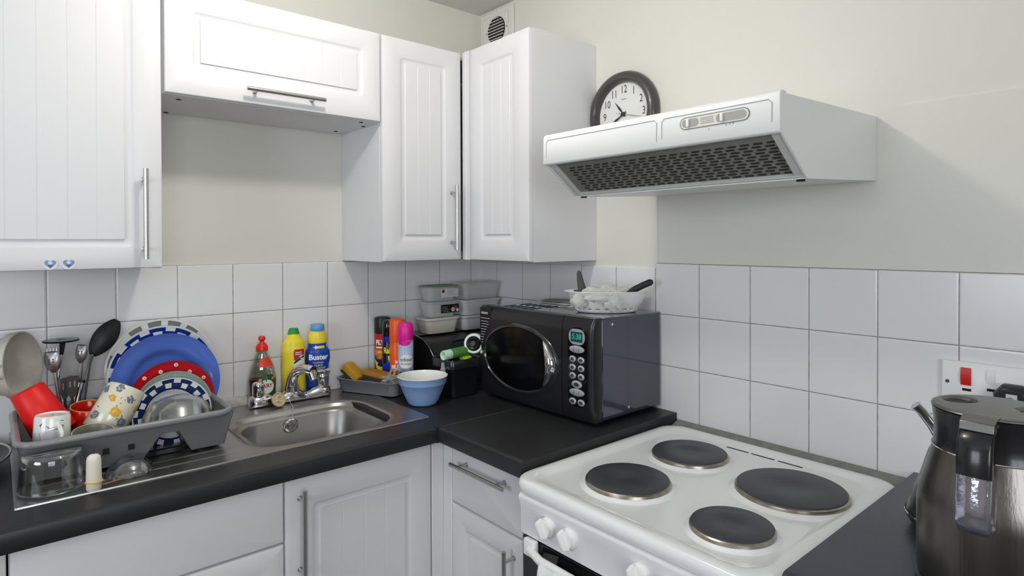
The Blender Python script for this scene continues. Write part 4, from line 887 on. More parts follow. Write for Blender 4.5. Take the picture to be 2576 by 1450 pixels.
ocx, ocy, orx, ory = 0.199, 0.134, 0.160, 0.095
def ell(rx, ry, z, n=72, cx=ocx, cy=ocy): return [(cx + rx * math.cos(2 * PI * k / n), cy + ry * math.sin(2 * PI * k / n), z) for k in range(n)]
obj('window_rim', MB().loft([ell(orx + 0.010, ory + 0.010, 0.0055), ell(orx + 0.005, ory + 0.005, 0.0125), ell(orx, ory, 0.0135), ell(orx - 0.003, ory - 0.003, 0.0095), ell(orx - 0.004, ory - 0.004, 0.007)], False, False).xf(MXM), M('rim_gloss', sr(42, 43, 46), 0.14, coat=0.5), dr, world=True, smooth=60)
obj('window', MB().loft([ell(orx - 0.002, ory - 0.002, 0.0088), ell(orx * 0.6, ory * 0.6, 0.0115), ell(orx * 0.25, ory * 0.25, 0.0128), ell(0.002, 0.002, 0.0130)], False, True).xf(MXM), M('window_black', sr(9, 9, 10), 0.12, spec=0.25), dr, world=True, smooth=60)
# crescent handle
cr = []
outer = []; inner = []
n = 22
for k in range(n + 1):
    a = math.radians(46 - 94 * k / n); outer.append((ocx + (orx + 0.001) * math.cos(a), ocy + (ory + 0.001) * math.sin(a)))
p0, p1 = outer[0], outer[-1]
rings = []
for k in range(n + 1):
    t = k / n; o_ = outer[k]; xin = p0[0] + (p1[0] - p0[0]) * t + 0.010 * math.sin(PI * t); yin = p0[1] + (p1[1] - p0[1]) * t
    i_ = (min(xin, o_[0] - 0.001), yin)
    wv = [(0, 0.010), (0.10, 0.020), (0.3, 0.0285), (0.55, 0.031), (0.8, 0.0275), (0.95, 0.019), (1.0, 0.010)]
    sc = 0.25 + 0.75 * math.sin(PI * min(max(t, 0.0), 1.0)) ** 0.6
    rings.append([(i_[0] + (o_[0] - i_[0]) * s, i_[1] + (o_[1] - i_[1]) * s, 0.009 + (z - 0.009) * sc) for s, z in wv])
obj('handle', MB().loft(rings, True, True).xf(MXM), CHROME, dr, world=True, smooth=60, label='chrome crescent handle')
st = obj('spec_sticker', MB().box(0.006, 0.062, 0.150, 0.272, -0.0005, 0.0035).xf(MXM), M('sticker_black', sr(22, 23, 24), 0.35), dr, world=True)
m = lines_mb(0.009, 0.058, 0.228, 0.0085, 9, 0.0022, 11); m.join(rect_mb(0.012, 0.045, 0.252, 0.259)); m.join(rect_mb(0.010, 0.056, 0.238, 0.2405))
obj('sticker_print', m.shift(0, 0, 0.0037).xf(MXM), M('print_pale', sr(170, 172, 170), 0.5), st, world=True)
obj('round_mark', MB().cyl((0.012, 0.128, 0.0), (0.012, 0.128, 0.0045), 0.0055, seg=16).xf(MXM), M('mark_cream', sr(225, 215, 200), 0.5), dr, world=True)
# control panel parts
M('button_dark', sr(58, 60, 62), 0.4)
SIL = M('button_silver', sr(186, 190, 192), 0.3, 0.4); ux = 0.436
obj('panel_inlay', MB().prism([(p[0], p[1]) for p in rr(ux - 0.034, ux + 0.034, 0.038, 0.252, 0.030, 8)], 'z', 0.0, 0.0068).xf(MXM), BLACKG, pn, world=True)
def ovb(u, v, rx, ry, nm='button', inner=True):
    b = obj(nm, MB().loft([ell(rx, ry, 0.006, 30, u, v), ell(rx, ry, 0.0085, 30, u, v), ell(rx * .85, ry * .85, 0.0096, 30, u, v)]).xf(MXM), SIL, pn, world=True)
    if inner: obj('button_mark', MB().loft([ell(rx * .50, ry * .48, 0.0096, 20, u, v), ell(rx * .50, ry * .48, 0.0101, 20, u, v)]).xf(MXM), M('button_dark', sr(58, 60, 62), 0.4), b, world=True)
    return b
bz = obj('display_bezel', MB().prism([(p[0], p[1]) for p in rr(ux - 0.029, ux + 0.029, 0.2055, 0.2475, 0.019, 8)], 'z', 0.004, 0.0085).xf(MXM), SIL, pn, world=True)
ds = obj('display', MB().box(ux - 0.021, ux + 0.021, 0.2130, 0.2400, 0.006, 0.0092).xf(MXM), M('display_teal', sr(16, 58, 60), 0.3, emit=(sr(20, 70, 70), 0.25)), bz, world=True)
obj('display_digits', text_mb('5:38', 0.021, bold=0.0002, sx=0.95, shear=0.1).shift(ux, 0.2265, 0.0095).xf(MXM), M('digit_green', sr(70, 160, 150), 0.4, emit=(sr(60, 170, 150), 0.5)), ds, world=True)
wb = ovb(ux, 0.193, 0.027, 0.010, 'wide_button', False); wb2 = ovb(ux, 0.077, 0.027, 0.010, 'wide_button', False)
for vv_, par in ((0.193, wb), (0.077, wb2)):
    for s in (-0.009, 0.009): obj('button_divider', MB().box(ux + s - 0.0004, ux + s + 0.0004, vv_ - 0.007, vv_ + 0.007, 0.0094, 0.0100).xf(MXM), M('button_dark', None), par, world=True)
for r_ in range(3):
    for s in (-0.0155, 0.0155): ovb(ux + s, 0.1655 - r_ * 0.0225, 0.0115, 0.0088)
ovb(ux, 0.0985, 0.0185, 0.0105)
for s in (-0.0155, 0.0155): ovb(ux + s, 0.0515, 0.0125, 0.0090)
for k in range(5):
    obj('vent_slot', rbox(-0.265 + 0.0, -0.215, -0.47 - k * 0.030, -0.458 - k * 0.030, mz1 - 0.0028, mz1 - 0.0012, 0.004, 0.0005), M('slot_dark', sr(10, 10, 11), 0.8), mw, world=True)
    obj('vent_slot', rbox(-0.195, -0.145, -0.47 - k * 0.030, -0.458 - k * 0.030, mz1 - 0.0028, mz1 - 0.0012, 0.004, 0.0005), M('slot_dark', None), mw, world=True)
for x, z in ((-0.235, 1.192), (-0.165, 0.955)): obj('screw', MB().cyl((x, my0 + 0.001, z), (x, my0 - 0.0015, z), 0.004, seg=14), M('screw_bright', (0.8, 0.78, 0.7), 0.3, 0.8), mw, world=True)
# leaflets and basket on the microwave
ZM = mz1 - 0.0018
for k, (x, y, a, w_, h_, cc, lb_) in enumerate(((-0.090, -0.560, 0.15, 0.105, 0.150, (216, 214, 208), 'cream leaflet at the bottom of the papers on the microwave'), (-0.085, -0.550, -0.05, 0.095, 0.135, (222, 221, 218), 'white folded leaflet in the middle of the papers on the microwave'), (-0.075, -0.540, 0.08, 0.085, 0.125, (150, 150, 150), 'grey leaflet on top of the papers on the microwave'))):
    lf = MB(); h0 = 0.0002 + k * 0.0050
    sec = [(-w_ / 2, h0), (w_ / 2, h0), (w_ / 2, h0 + 0.0014), (0, h0 + 0.004), (-w_ / 2, h0 + 0.0016)]
    lf.prism(sec, 'y', -h_ / 2, h_ / 2)
    o = obj('leaflet', lf, M('paper%d' % k, sr(*cc), 0.7, noise=(30, tuple(0.8 * q for q in sr(*cc)), 0.25)), smooth=20); o.matrix_basis = Matrix.Translation((x, y, ZM)) @ Matrix.Rotation(a, 4, 'Z')
    tag(o, lb_, 'leaflet', 'papers on the microwave')
bk = thing('plastic_basket', 'white oval plastic basket with holes on top of the microwave', 'basket', (-0.150, -0.775, ZM), rotz=-0.70)
m = MB(); n = 88; prof = [(0.0, 0.001, 0.0), (0.084, 0.001, 0.0), (0.090, 0.005, 0.002), (0.0925, 0.0095, 0.004), (0.095, 0.0140, 0.006), (0.0955, 0.0150, 0.006), (0.0965, 0.0165, 0.006), (0.108, 0.036, 0.008), (0.118, 0.056, 0.010), (0.121, 0.060, 0.011), (0.124, 0.061, 0.012)]
def basket_ring(r, z): return [(r * math.cos(2 * PI * j / n), r * 0.60 * math.sin(2 * PI * j / n), z) for j in range(n)]
vs_ = []; fs = []
for r, z, _ in prof: vs_ += basket_ring(max(r, 0.0005), z)
for i in range(len(prof) - 1):
    for j in range(n):
        if i == 3 and j % 4 in (0, 1): continue
        k = (j + 1) % n; fs.append((i * n + j, i * n + k, (i + 1) * n + k, (i + 1) * n + j))
m.add(vs_, fs)
o = obj('bowl', m, WHITEP, bk, smooth=30); s_ = o.modifiers.new('s', 'SOLIDIFY'); s_.thickness = 0.0022; s_.offset = 1
BAG = M('bag_white', sr(226, 226, 223), 0.3, alpha=0.6)
m = MB(); crumple(m, (0.0, 0.0, 0.040), (0.090, 0.046, 0.040), 9, amp=0.35)
crumple(m, (-0.088, -0.058, 0.036), (0.026, 0.012, 0.026), 12, amp=0.4, sub=3); crumple(m, (0.010, -0.082, 0.034), (0.024, 0.008, 0.026), 14, amp=0.4, sub=3); crumple(m, (-0.030, -0.078, 0.046), (0.050, 0.008, 0.013), 17, amp=0.4, sub=3)
bg_ = obj('carrier_bag', m.xf(bk.matrix_basis), BAG, smooth=60); tag(bg_, 'crumpled thin white plastic bag filling the basket', 'bag')
def blade_handle(name, lab, pts, rad, sq, mat, up_=None, cat='utensil', grp=None):
    o = obj(name, MB().tube(pts, rad, 18, sq=sq, upv=up_), mat, smooth=60); return tag(o, lab, cat, grp)
HG = M('handle_grey', sr(72, 72, 70), 0.6)
bh = thing('kitchen_tool', 'dark grey tool with upright curved handle at the left of the basket', 'utensil', (-0.215, -0.690, 1.25))
obj('handle', MB().tube([(-0.170, -0.700, 1.250), (-0.171, -0.697, 1.275), (-0.173, -0.692, 1.300), (-0.176, -0.690, 1.322), (-0.178, -0.690, 1.329)], [0.0175, 0.0125, 0.0098, 0.0070, 0.003], 18, sq=0.6, upv=(0.766, -0.643, 0)), HG, bh, world=True)
obj('head', MB().tube([(-0.205, -0.668, 1.262), (-0.190, -0.680, 1.2645), (-0.170, -0.698, 1.262), (-0.160, -0.706, 1.258)], [0.004, 0.007, 0.010, 0.008], 14, sq=0.6), HG, bh, world=True)
bh = thing('kitchen_scissors', 'black handled scissors sticking out over the right of the basket', 'utensil', (-0.09, -0.85, 1.26))
obj('handle', MB().tube([(-0.112, -0.815, 1.262), (-0.100, -0.840, 1.277), (-0.088, -0.862, 1.290), (-0.079, -0.880, 1.299), (-0.076, -0.886, 1.301)], [0.006, 0.0095, 0.0095, 0.0095, 0.005], 18, sq=0.7), M('handle_black', sr(30, 31, 33), 0.5), bh, world=True)
obj('blade', MB().tube([(-0.112, -0.815, 1.262), (-0.135, -0.775, 1.238)], [0.005, 0.002], 10, sq=0.3), STEEL, bh, world=True)
bx_ = thing('paper_roll', 'small white paper roll with yellow end lying in the basket', 'packet', (-0.12, -0.80, 1.262), n=(0.766, -0.60, 0.05))
obj('paper', MB().lathe([(0, -0.040), (0.011, -0.040), (0.012, -0.036), (0.012, 0.020), (0.011, 0.022), (0, 0.022)], 20), M('paper_white', sr(226, 225, 220), 0.7), bx_)
obj('end', MB().lathe([(0.0105, 0.0215), (0.0105, 0.027), (0, 0.028)], 20), M('end_yellow', sr(170, 160, 90), 0.5), bx_)

for nm_ in ('plastic_basket', 'carrier_bag', 'kitchen_tool', 'kitchen_scissors', 'paper_roll'):
    SC.objects[nm_].matrix_basis = Matrix.Translation((0.010, -0.009, 0)) @ SC.objects[nm_].matrix_basis

# ================================================================== DISH RACK AND CROCKERY
GR = M('rack_grey', sr(108, 109, 111), 0.32)
rk = thing('dish_rack', 'grey plastic dish drainer full of crockery on the draining board', 'dish rack', (-1.278, -0.24, ZS))
rx0, rx1, ry0, ry1 = -1.475, -1.070, -0.406, -0.066; RZ = 1.008
def wall_poly(a0, a1, notch):
    """outline of a long side (a, z): feet at both ends, trapezoid notch between"""
    i = 0.018
    pts = [(a0, RZ), (a0 + i, 0.926), (a0 + i, 0.9262)]
    pts = [(a0, RZ), (a0 + i, 0.930)]
    for n0, n1, n2, n3, zt in notch: pts += [(n0, 0.930), (n1, zt), (n2, zt), (n3, 0.930)]
    return pts + [(a1 - i, 0.930), (a1, RZ)]
def slanted_wall(poly, fixed, inward, axis, t=0.0035):
    m = MB(); n = len(poly)
    def P(a, z, off):
        k = (RZ - z) / (RZ - 0.93); d = fixed + inward * (0.016 * k + off)
        return (a, d, z) if axis == 'x' else (d, a, z)
    m.add([P(a, z, 0) for a, z in poly] + [P(a, z, t) for a, z in poly], [tuple(range(n)), tuple(range(n, 2 * n))] + [(i, (i + 1) % n, n + (i + 1) % n, n + i) for i in range(n)])
    return m
nf = [(-1.258, -1.222, -1.186, -1.158, 0.984)]
m = slanted_wall(wall_poly(rx0, rx1, nf), ry0, 1, 'x'); m.join(slanted_wall(wall_poly(rx0, rx1, nf), ry1, -1, 'x'))
sn = [(-0.30, -0.28, -0.20, -0.18, 0.965)]
m.join(slanted_wall([(ry0, RZ), (ry0 + .018, .93), (-0.30, .93), (-0.28, .965), (-0.20, .965), (-0.18, .93), (ry1 - .018, .93), (ry1, RZ)], rx0, 1, 'y')).join(slanted_wall([(ry0, RZ), (ry0 + .018, .93), (-0.30, .93), (-0.28, .965), (-0.20, .965), (-0.18, .93), (ry1 - .018, .93), (ry1, RZ)], rx1, -1, 'y'))
for a, b in ((rx0 + 0.017, -1.262), (-1.154, rx1 - 0.017)): m.box(a, b, ry0 + 0.017, ry1 - 0.017, 0.930, 0.934)
m.box(-1.262, -1.154, ry0 + 0.005, ry1 - 0.005, 0.9815, 0.985) if False else m.prism([(-1.258, 0.930), (-1.222, 0.984), (-1.186, 0.984), (-1.158, 0.930), (-1.154, 0.934), (-1.184, 0.988), (-1.224, 0.988), (-1.262, 0.934)], 'y', ry0 + 0.018, ry1 - 0.018)
for x, y in ((-1.440, -0.36), (-1.29, -0.36), (-1.13, -0.36), (-1.440, -0.11), (-1.13, -0.11)): m.cyl((x, y, 0.9235), (x, y, 0.932), 0.010, seg=12)
obj('tub', m, GR, rk, world=True, smooth=30, bevel=0.0012)
pts = [(p[0], p[1], RZ + 0.002) for p in rr(rx0, rx1, ry0, ry1, 0.034, 7)]
obj('rim', MB().tube(pts, 0.0075, 12, closed=True), M('rack_rim_grey', sr(136, 137, 139), 0.26), rk, world=True, smooth=60)
for a in (-1.333, -1.286): obj('drain_slot', MB().box(a, a + 0.012, ry0 + 0.006, ry0 + 0.0075, 0.962, 0.974), DARK, rk, world=True)
for k in range(7): obj('prong', MB().tube([(-1.09, -0.11 - 0.035 * k, 0.934), (-1.09, -0.11 - 0.035 * k, 0.985)], 0.003, 8), GR, rk, world=True)

def plate(name, lab, c, r, tilt, mats, mf, cat='plate', yaw=0.0, grp='plates standing in the dish rack', rim0=0.66, deep=1.0):
    n = Vector((math.sin(yaw) * math.cos(tilt), -math.cos(yaw) * math.cos(tilt), math.sin(tilt)))
    t = thing(name, lab, cat, c, n=n, group=grp)
    d = deep
    pr = [(0, 0), (rim0 * .86 * r, 0.0), (rim0 * r, 0.004 * d), ((rim0 + .05) * r, 0.0085 * d), ((rim0 + .10) * r, 0.0105 * d), ((rim0 + (1 - rim0) * .45) * r, 0.0125 * d), ((rim0 + (1 - rim0) * .62) * r, 0.0140 * d), ((rim0 + (1 - rim0) * .80) * r, 0.0160 * d), (0.965 * r, 0.0180 * d), (r, 0.0195 * d), (r * 1.002, 0.0175 * d), (r * .93, 0.0125 * d), (rim0 * r * 1.05, 0.0020 * d), (rim0 * r * .8, -0.0045), (rim0 * r * .72, -0.0045), (rim0 * r * .70, -0.0030), (0, -0.0030)]
    obj('dish', MB().lathe(pr, 96, mf=mf), mats, t, smooth=40)
    return t
PW = M('glaze_white', sr(228, 229, 228), 0.16, coat=0.3); PB = M('glaze_cobalt', sr(22, 52, 130), 0.15, coat=0.3); PS = M('glaze_grey', sr(128, 127, 125), 0.25)
MID = M('glaze_blue', sr(86, 118, 202), 0.16, coat=0.3, noise=(9, sr(74, 104, 190), 0.25)); PR = M('glaze_red', sr(192, 30, 40), 0.16, coat=0.3); PG = M('glaze_green', sr(168, 186, 176), 0.3, noise=(160, sr(150, 168, 158), 0.2))
def grey_squares(i, j):
    if i in (5, 6, 7): return 1 if (j % 6) < 4 and (j // 6 * 7) % 5 != 2 else 0
    return 0
def check(i, j):
    if 4 <= i <= 7:
        row = (i - 4) // 2; k = (j // 4); return 0 if ((k + row) % 2 == 0 and j % 4 != 3) else 1
    return 0 if i >= 8 or i < 3 else 1
plate('dinner_plate', 'largest white plate with grey squares round the rim, furthest back in the rack', (-1.170, -0.092, 1.078), 0.132, 0.10, [PW, PS], grey_squares, rim0=0.72)
plate('dinner_plate', 'large blue and white lattice rimmed plate behind the plain blue one', (-1.173, -0.122, 1.067), 0.128, 0.10, [PW, PB], check, rim0=0.70)
plate('dinner_plate', 'plain mid blue dinner plate standing in the rack', (-1.1735, -0.152, 1.050), 0.127, 0.12, [MID], None, rim0=0.60, deep=1.7)
t = plate('side_plate', 'red plate with pale dots in front of the plain blue plate', (-1.165, -0.185, 1.010), 0.099, 0.14, [PR], None, rim0=0.66)
for k in range(14):
    a = 2 * PI * k / 14 + 0.1; rr_ = 0.083 + (0.005 if k % 2 else -0.005)
    x, y = rr_ * math.cos(a), rr_ * math.sin(a)
    o = obj('dot', MB().lathe([(0, 0.0172), (0.0022, 0.0172)], 16, (x, y, 0)).lathe([(0.0022, 0.0170), (0.0048, 0.0165), (0.0048, 0.014)], 16, (x, y, 0), mi=1), [M('dot_peach', sr(226, 120, 110), 0.3), M('dot_cream', sr(232, 205, 200), 0.3)], t)
plate('side_plate', 'pale grey-green plate between the red plate and small check plate', (-1.168, -0.213, 0.997), 0.090, 0.14, [PG], None, rim0=0.70)
plate('side_plate', 'small navy check rimmed plate at the front behind the glass bowl', (-1.178, -0.252, 0.990), 0.088, 0.16, [PW, M('glaze_navy', sr(24, 44, 92), 0.15, coat=0.3)], check, rim0=0.62)
# glass bowl on edge
gb = thing('glass_bowl', 'clear glass bowl upturned in front of the small check plate', 'bowl', (-1.180, -0.330, 0.973), n=(0.06, 0.42, 0.90))
obj('glass', MB().lathe([(0, 0.0745), (0.030, 0.0740), (0.050, 0.066), (0.066, 0.050), (0.075, 0.028), (0.080, 0.004), (0.082, 0.0), (0.079, -0.001), (0.0775, 0.003), (0.0725, 0.027), (0.0635, 0.0475), (0.048, 0.063), (0.029, 0.0705), (0, 0.071)], 64), GLASS, gb, smooth=60)

# mugs
def mug_handle(t, r, z0, z1, mat, a=0.0, out=0.032, rad=0.0055):
    pts = []
    for k in range(11):
        s_ = PI * k / 10; rr_ = r - 0.002 + out * math.sin(s_); z = (z0 + z1) / 2 + (z1 - z0) / 2 * math.cos(s_)
        pts.append((rr_ * math.cos(a), rr_ * math.sin(a), z))
    obj('handle', MB().tube(pts, rad, 12, sq=0.75), mat, t, smooth=60)
def mug_mb(r0, r1, h, t=0.004): return MB().lathe([(0, 0.002), (r0 * .80, 0.002), (r0 * .82, 0.0), (r0 * .93, 0.0), (r0, 0.005), ((r0 + r1) / 2, h * .5), (r1, h - 0.002), (r1 - t * .5, h), (r1 - t, h - 0.002), ((r0 + r1) / 2 - t, h * .5), (r0 - t, 0.010), (r0 * .6, 0.006), (0, 0.006)], 56)
CREAM = M('glaze_cream', sr(224, 220, 200), 0.16, coat=0.3)
mg = thing('floral_mug', 'cream mug with yellow and grey flowers tipped mouth down in the rack', 'mug', (-1.272, -0.250, 1.069), n=(-0.50, -0.24, -0.83))
obj('cup', mug_mb(0.0415, 0.0445, 0.105), CREAM, mg, smooth=60)
obj('lip', MB().tube([(0.0425 * math.cos(a), 0.0425 * math.sin(a), 0.1045) for a in [2 * PI * j / 48 for j in range(48)]], 0.0011, 6, closed=True), M('lip_brown', sr(150, 100, 60), 0.3), mg)
TM = [(0, 0.0418), (0.105, 0.0448)]
YF, GF = M('flower_yellow', sr(226, 168, 28), 0.4), M('flower_grey', sr(110, 124, 130), 0.4)
loc = mg.matrix_basis.inverted() @ CAM; ang0 = math.atan2(loc.x, -loc.y)
def flower(par, s0, z0, R_, n, mat, seed):
    rg = random.Random(seed); m = MB()
    for k in range(n):
        a = 2 * PI * k / n + rg.random() * .5; d = R_ * (0.45 + 0.35 * rg.random()); m.join(oval_mb(s0 + d * math.cos(a), z0 + d * math.sin(a), R_ * 0.30, R_ * 0.26, 5, 4))
    m.join(oval_mb(s0, z0, R_ * .26, R_ * .26, 5, 4)); on_cyl(m, TM, 0.0004)
    m.xf(Matrix.Rotation(ang0, 4, 'Z')); obj('flower', m, mat, par)
for k, (s0, z0, R_, n, mt) in enumerate(((-0.004, 0.064, 0.0125, 11, YF), (0.016, 0.036, 0.009, 9, YF), (-0.052, 0.040, 0.010, 9, YF), (-0.028, 0.080, 0.012, 10, GF), (-0.020, 0.028, 0.010, 9, GF), (0.012, 0.010, 0.010, 9, GF), (0.036, 0.080, 0.011, 9, GF), (0.045, 0.020, 0.010, 9, GF), (-0.058, 0.085, 0.011, 9, GF), (0.075, 0.05, 0.012, 10, YF), (-0.09, 0.05, 0.012, 10, YF))):
    flower(mg, s0, z0, R_, n, mt, k)
rg = random.Random(4)
for k in range(16):
    m = MB(); s0 = -0.05 + 0.10 * rg.random(); z0 = 0.015 + 0.08 * rg.random(); a = rg.random() * PI; L0 = 0.005 + 0.004 * rg.random(); dx, dz = math.cos(a) * L0, math.sin(a) * L0
    m.join(poly_mb([(s0 - dz * .15, z0 + dx * .15), (s0 + dz * .15, z0 - dx * .15), (s0 + dx, z0 + dz)]))
    on_cyl(m, TM, 0.0004); m.xf(Matrix.Rotation(ang0, 4, 'Z')); obj('sprig', m, M('sprig_dark', sr(90, 92, 84), 0.5), mg)
# bird mug
mg = thing('bird_mug', 'white mug with a grey and yellow bird print upturned in the rack', 'mug', (-1.418, -0.300, 1.044), n=(-0.04, -0.02, -1))
obj('cup', mug_mb(0.0325, 0.035, 0.088), CER, mg, smooth=60); mug_handle(mg, 0.034, 0.018, 0.066, CER, a=0.25)
TM2 = [(0, 0.0327), (0.088, 0.0352)]
loc = mg.matrix_basis.inverted() @ CAM; angb = math.atan2(loc.x, -loc.y)
def art(m, nm, mat, par, tab, ang): on_cyl(m, tab, 0.0004); m.xf(Matrix.Rotation(ang, 4, 'Z')); return obj(nm, m, mat, par)
# drawn upside down in the mug's own frame (s to the left, z downwards in the photo)
BG_, BD = M('bird_grey', sr(160, 162, 160), 0.4), M('bird_dark', sr(86, 88, 88), 0.4)
art(oval_mb(0.003, 0.040, 0.014, 0.012), 'bird_body', M('bird_pale', sr(205, 206, 208), 0.4), mg, TM2, angb)
art(rows_mb([(0.020, -0.022, -0.012), (0.026, -0.020, -0.006), (0.028, -0.012, 0.004)]), 'bird_head', BG_, mg, TM2, angb)
art(oval_mb(-0.012, 0.0215, 0.0035, 0.0028, 6, 6), 'bird_cheek', M('bird_yellow', sr(232, 208, 40), 0.4), mg, TM2, angb)
art(poly_mb([(-0.004, 0.0225), (0.012, 0.018), (0.006, 0.024)]), 'beak', BD, mg, TM2, angb)
art(poly_mb([(0.000, 0.040), (0.024, 0.032), (0.022, 0.048), (0.006, 0.056)]), 'bird_wing', BG_, mg, TM2, angb)
for p in ([(0.002, 0.040), (-0.008, 0.050), (-0.006, 0.052)], [(-0.010, 0.009), (-0.020, 0.012), (-0.021, 0.0105)], [(0.018, 0.012), (0.024, 0.016), (0.022, 0.020)]): art(poly_mb(p), 'twig', BD, mg, TM2, angb)
m = lines_mb(-0.016, 0.018, 0.0, 0.01, 1, 0.0016, 5); m.xf(Matrix.Rotation(PI, 4, 'X')); m.xf(Matrix.Rotation(0.5, 4, 'Z')).shift(0, 0, 0.0014); obj('base_print', m, BG_, mg)
# green stoneware cup
mg = thing('stoneware_cup', 'grey-green stoneware cup standing upright at the rack front', 'cup', (-1.354, -0.348, 0.942), n=(0.05, -0.24, 1))
obj('cup', mug_mb(0.034, 0.0405, 0.066, 0.004), M('glaze_sage', sr(122, 126, 112), 0.35, noise=(120, sr(104, 108, 94), 0.3)), mg, smooth=60)
obj('lip', MB().tube([(0.0388 * math.cos(a), 0.0388 * math.sin(a), 0.0655) for a in [2 * PI * j / 48 for j in range(48)]], 0.0011, 6, closed=True), M('lip_straw', sr(190, 182, 120), 0.3), mg)
# red mug
mg = thing('red_mug', 'red mug with yellow rim behind the floral mug', 'mug', (-1.346, -0.170, 0.940), n=(0.05, -0.18, 1))
obj('cup', mug_mb(0.035, 0.0385, 0.086), M('glaze_bright_red', sr(198, 26, 18), 0.2, coat=0.3), mg, smooth=60)
obj('lip', MB().tube([(0.0365 * math.cos(a), 0.0365 * math.sin(a), 0.0858) for a in [2 * PI * j / 48 for j in range(48)]], 0.0012, 6, closed=True), M('lip_yellow', sr(226, 184, 100), 0.3), mg)
# red tumbler
mg = thing('red_tumbler', 'bright red plastic tumbler leaning upturned at the left of the rack', 'tumbler', (-1.459, -0.195, 1.085), n=(0.42, -0.14, -0.86))
obj('cup', MB().lathe([(0, 0), (0.030, 0), (0.0335, 0.003), (0.0385, 0.060), (0.0435, 0.118), (0.042, 0.119), (0.037, 0.060), (0.031, 0.006), (0, 0.005)], 56), M('plastic_red', sr(232, 20, 14), 0.45), mg, smooth=50)
# cream baking tin / sieve
cl = thing('cream_colander', 'cream round shallow plastic dish propped against the tiles at the far left', 'dish', (-1.474, -0.118, 1.130), n=(0.86, -0.49, 0.10))
obj('dish', MB().lathe([(0, -0.034), (0.058, -0.034), (0.066, -0.028), (0.073, -0.006), (0.0775, -0.004), (0.0785, 0.014), (0.0755, 0.0145), (0.066, -0.022), (0.057, -0.030), (0, -0.031)], 64), M('plastic_cream', sr(214, 212, 202), 0.5, noise=(26, sr(186, 182, 168), 0.3)), cl, smooth=50)
obj('lug', MB().tube([(-0.082, -0.014, 0.012), (-0.098, -0.010, 0.012), (-0.098, 0.010, 0.012), (-0.082, 0.014, 0.012)], 0.004, 10), M('plastic_cream', None), cl)

# utensils standing in the back of the rack
GU = 'utensils standing in the rack'
pm = thing('potato_masher', 'potato masher with round black plate held head up', 'masher', (-1.398, -0.10, 1.05), group=GU)
obj('mash_plate', MB().lathe([(0.010, -0.0022), (0.0365, -0.0022), (0.0378, 0.0), (0.0365, 0.0022), (0.010, 0.0022)], 44, (-1.3885, -0.100, 1.177)).join(MB().box(-1.416, -1.355, -0.105, -0.095, 1.1755, 1.1785)), M('utensil_black', sr(22, 25, 32), 0.25), pm, world=True)
obj('neck', MB().tube([(-1.3855, -0.100, 1.176), (-1.3865, -0.100, 1.160), (-1.388, -0.100, 1.142)], [0.007, 0.0055, 0.004], 12), M('utensil_black', None), pm, world=True)
obj('stem', MB().tube([(-1.388, -0.100, 1.145), (-1.394, -0.103, 1.09), (-1.402, -0.106, 1.02), (-1.408, -0.108, 0.94)], 0.0028, 10), CHROME, pm, world=True)
def slotted(nm, lab, top, bot, wd, hh, serr=False):
    t = thing(nm, lab, 'spoon', bot, group=GU); T_, B_ = Vector(top), Vector(bot); d = (B_ - T_).normalized(); sd = Vector((0.85, -0.52, 0)); sd = (sd - d * sd.dot(d)).normalized(); nn = sd.cross(d)
    m = MB(); rings = []
    for k in range(13):
        s = k / 12; w_ = wd * (0.62 + 0.40 * math.sin(PI * min(1, s * 0.95 + 0.12))) * (1 if s < .8 else 1 - (s - .8) * 3.2)
        c0 = T_ + d * hh * s; bow = 0.010 * math.sin(PI * s)
        rings.append([c0 + sd * w_ * q - nn * (bow * (1 - abs(q) ** 2) + 0.003 * abs(q)) for q in (-1, -.7, -.35, 0, .35, .7, 1)])
    m.loft(rings, False, False, closed=False); b_ = obj('bowl', m, M('steel_satin', (0.42, 0.42, 0.42), 0.38, 0.9), t, world=True, smooth=60)
    so_ = b_.modifiers.new('s', 'SOLIDIFY'); so_.thickness = 0.0015
    for k in range(5):
        c0 = T_ + d * hh * (0.35 + 0.10 * (k // 2)) + sd * wd * (0.3 if k % 2 else -0.2); bow = 0.0115
        obj('hole', MB().cyl(c0 + nn * -0.009, c0 + nn * -0.0115, 0.0016, seg=10), DARK, b_, world=True)
        obj('hole', MB().cyl(c0 + nn * 0.009, c0 + nn * 0.0125, 0.0016, seg=10), DARK, b_, world=True) if False else None
    if serr:
        for k in range(4): obj('tine', MB().tube([T_ + sd * wd * (-0.6 + 0.4 * k), T_ - d * 0.009 + sd * wd * (-0.55 + 0.4 * k)], [0.002, 0.0006], 8), STEEL, t, world=True)
    obj('stem', MB().tube([T_ + d * (hh * 0.93), T_ + d * (hh + 0.03), B_], [0.004, 0.0045, 0.005], 12, sq=0.5), STEEL, t, world=True)
slotted('pasta_server', 'steel toothed pasta server beneath the black masher plate', (-1.408, -0.125, 1.156), (-1.385, -0.12, 0.945), 0.0175, 0.052, True)
slotted('slotted_spoon', 'steel spoon with small holes right of the masher', (-1.346, -0.115, 1.164), (-1.362, -0.10, 0.945), 0.0125, 0.046)
bs = thing('serving_spoon', 'large black nylon serving spoon leaning right against the tiles', 'spoon', (-1.345, -0.09, 0.95), group=GU)
m = MB(); T_, B_ = Vector((-1.266, -0.060, 1.213)), Vector((-1.323, -0.075, 1.128)); d = (B_ - T_).normalized(); sd = Vector((0.82, -0.10, -0.55)); sd = (sd - d * sd.dot(d)).normalized(); nn = sd.cross(d); rings = []
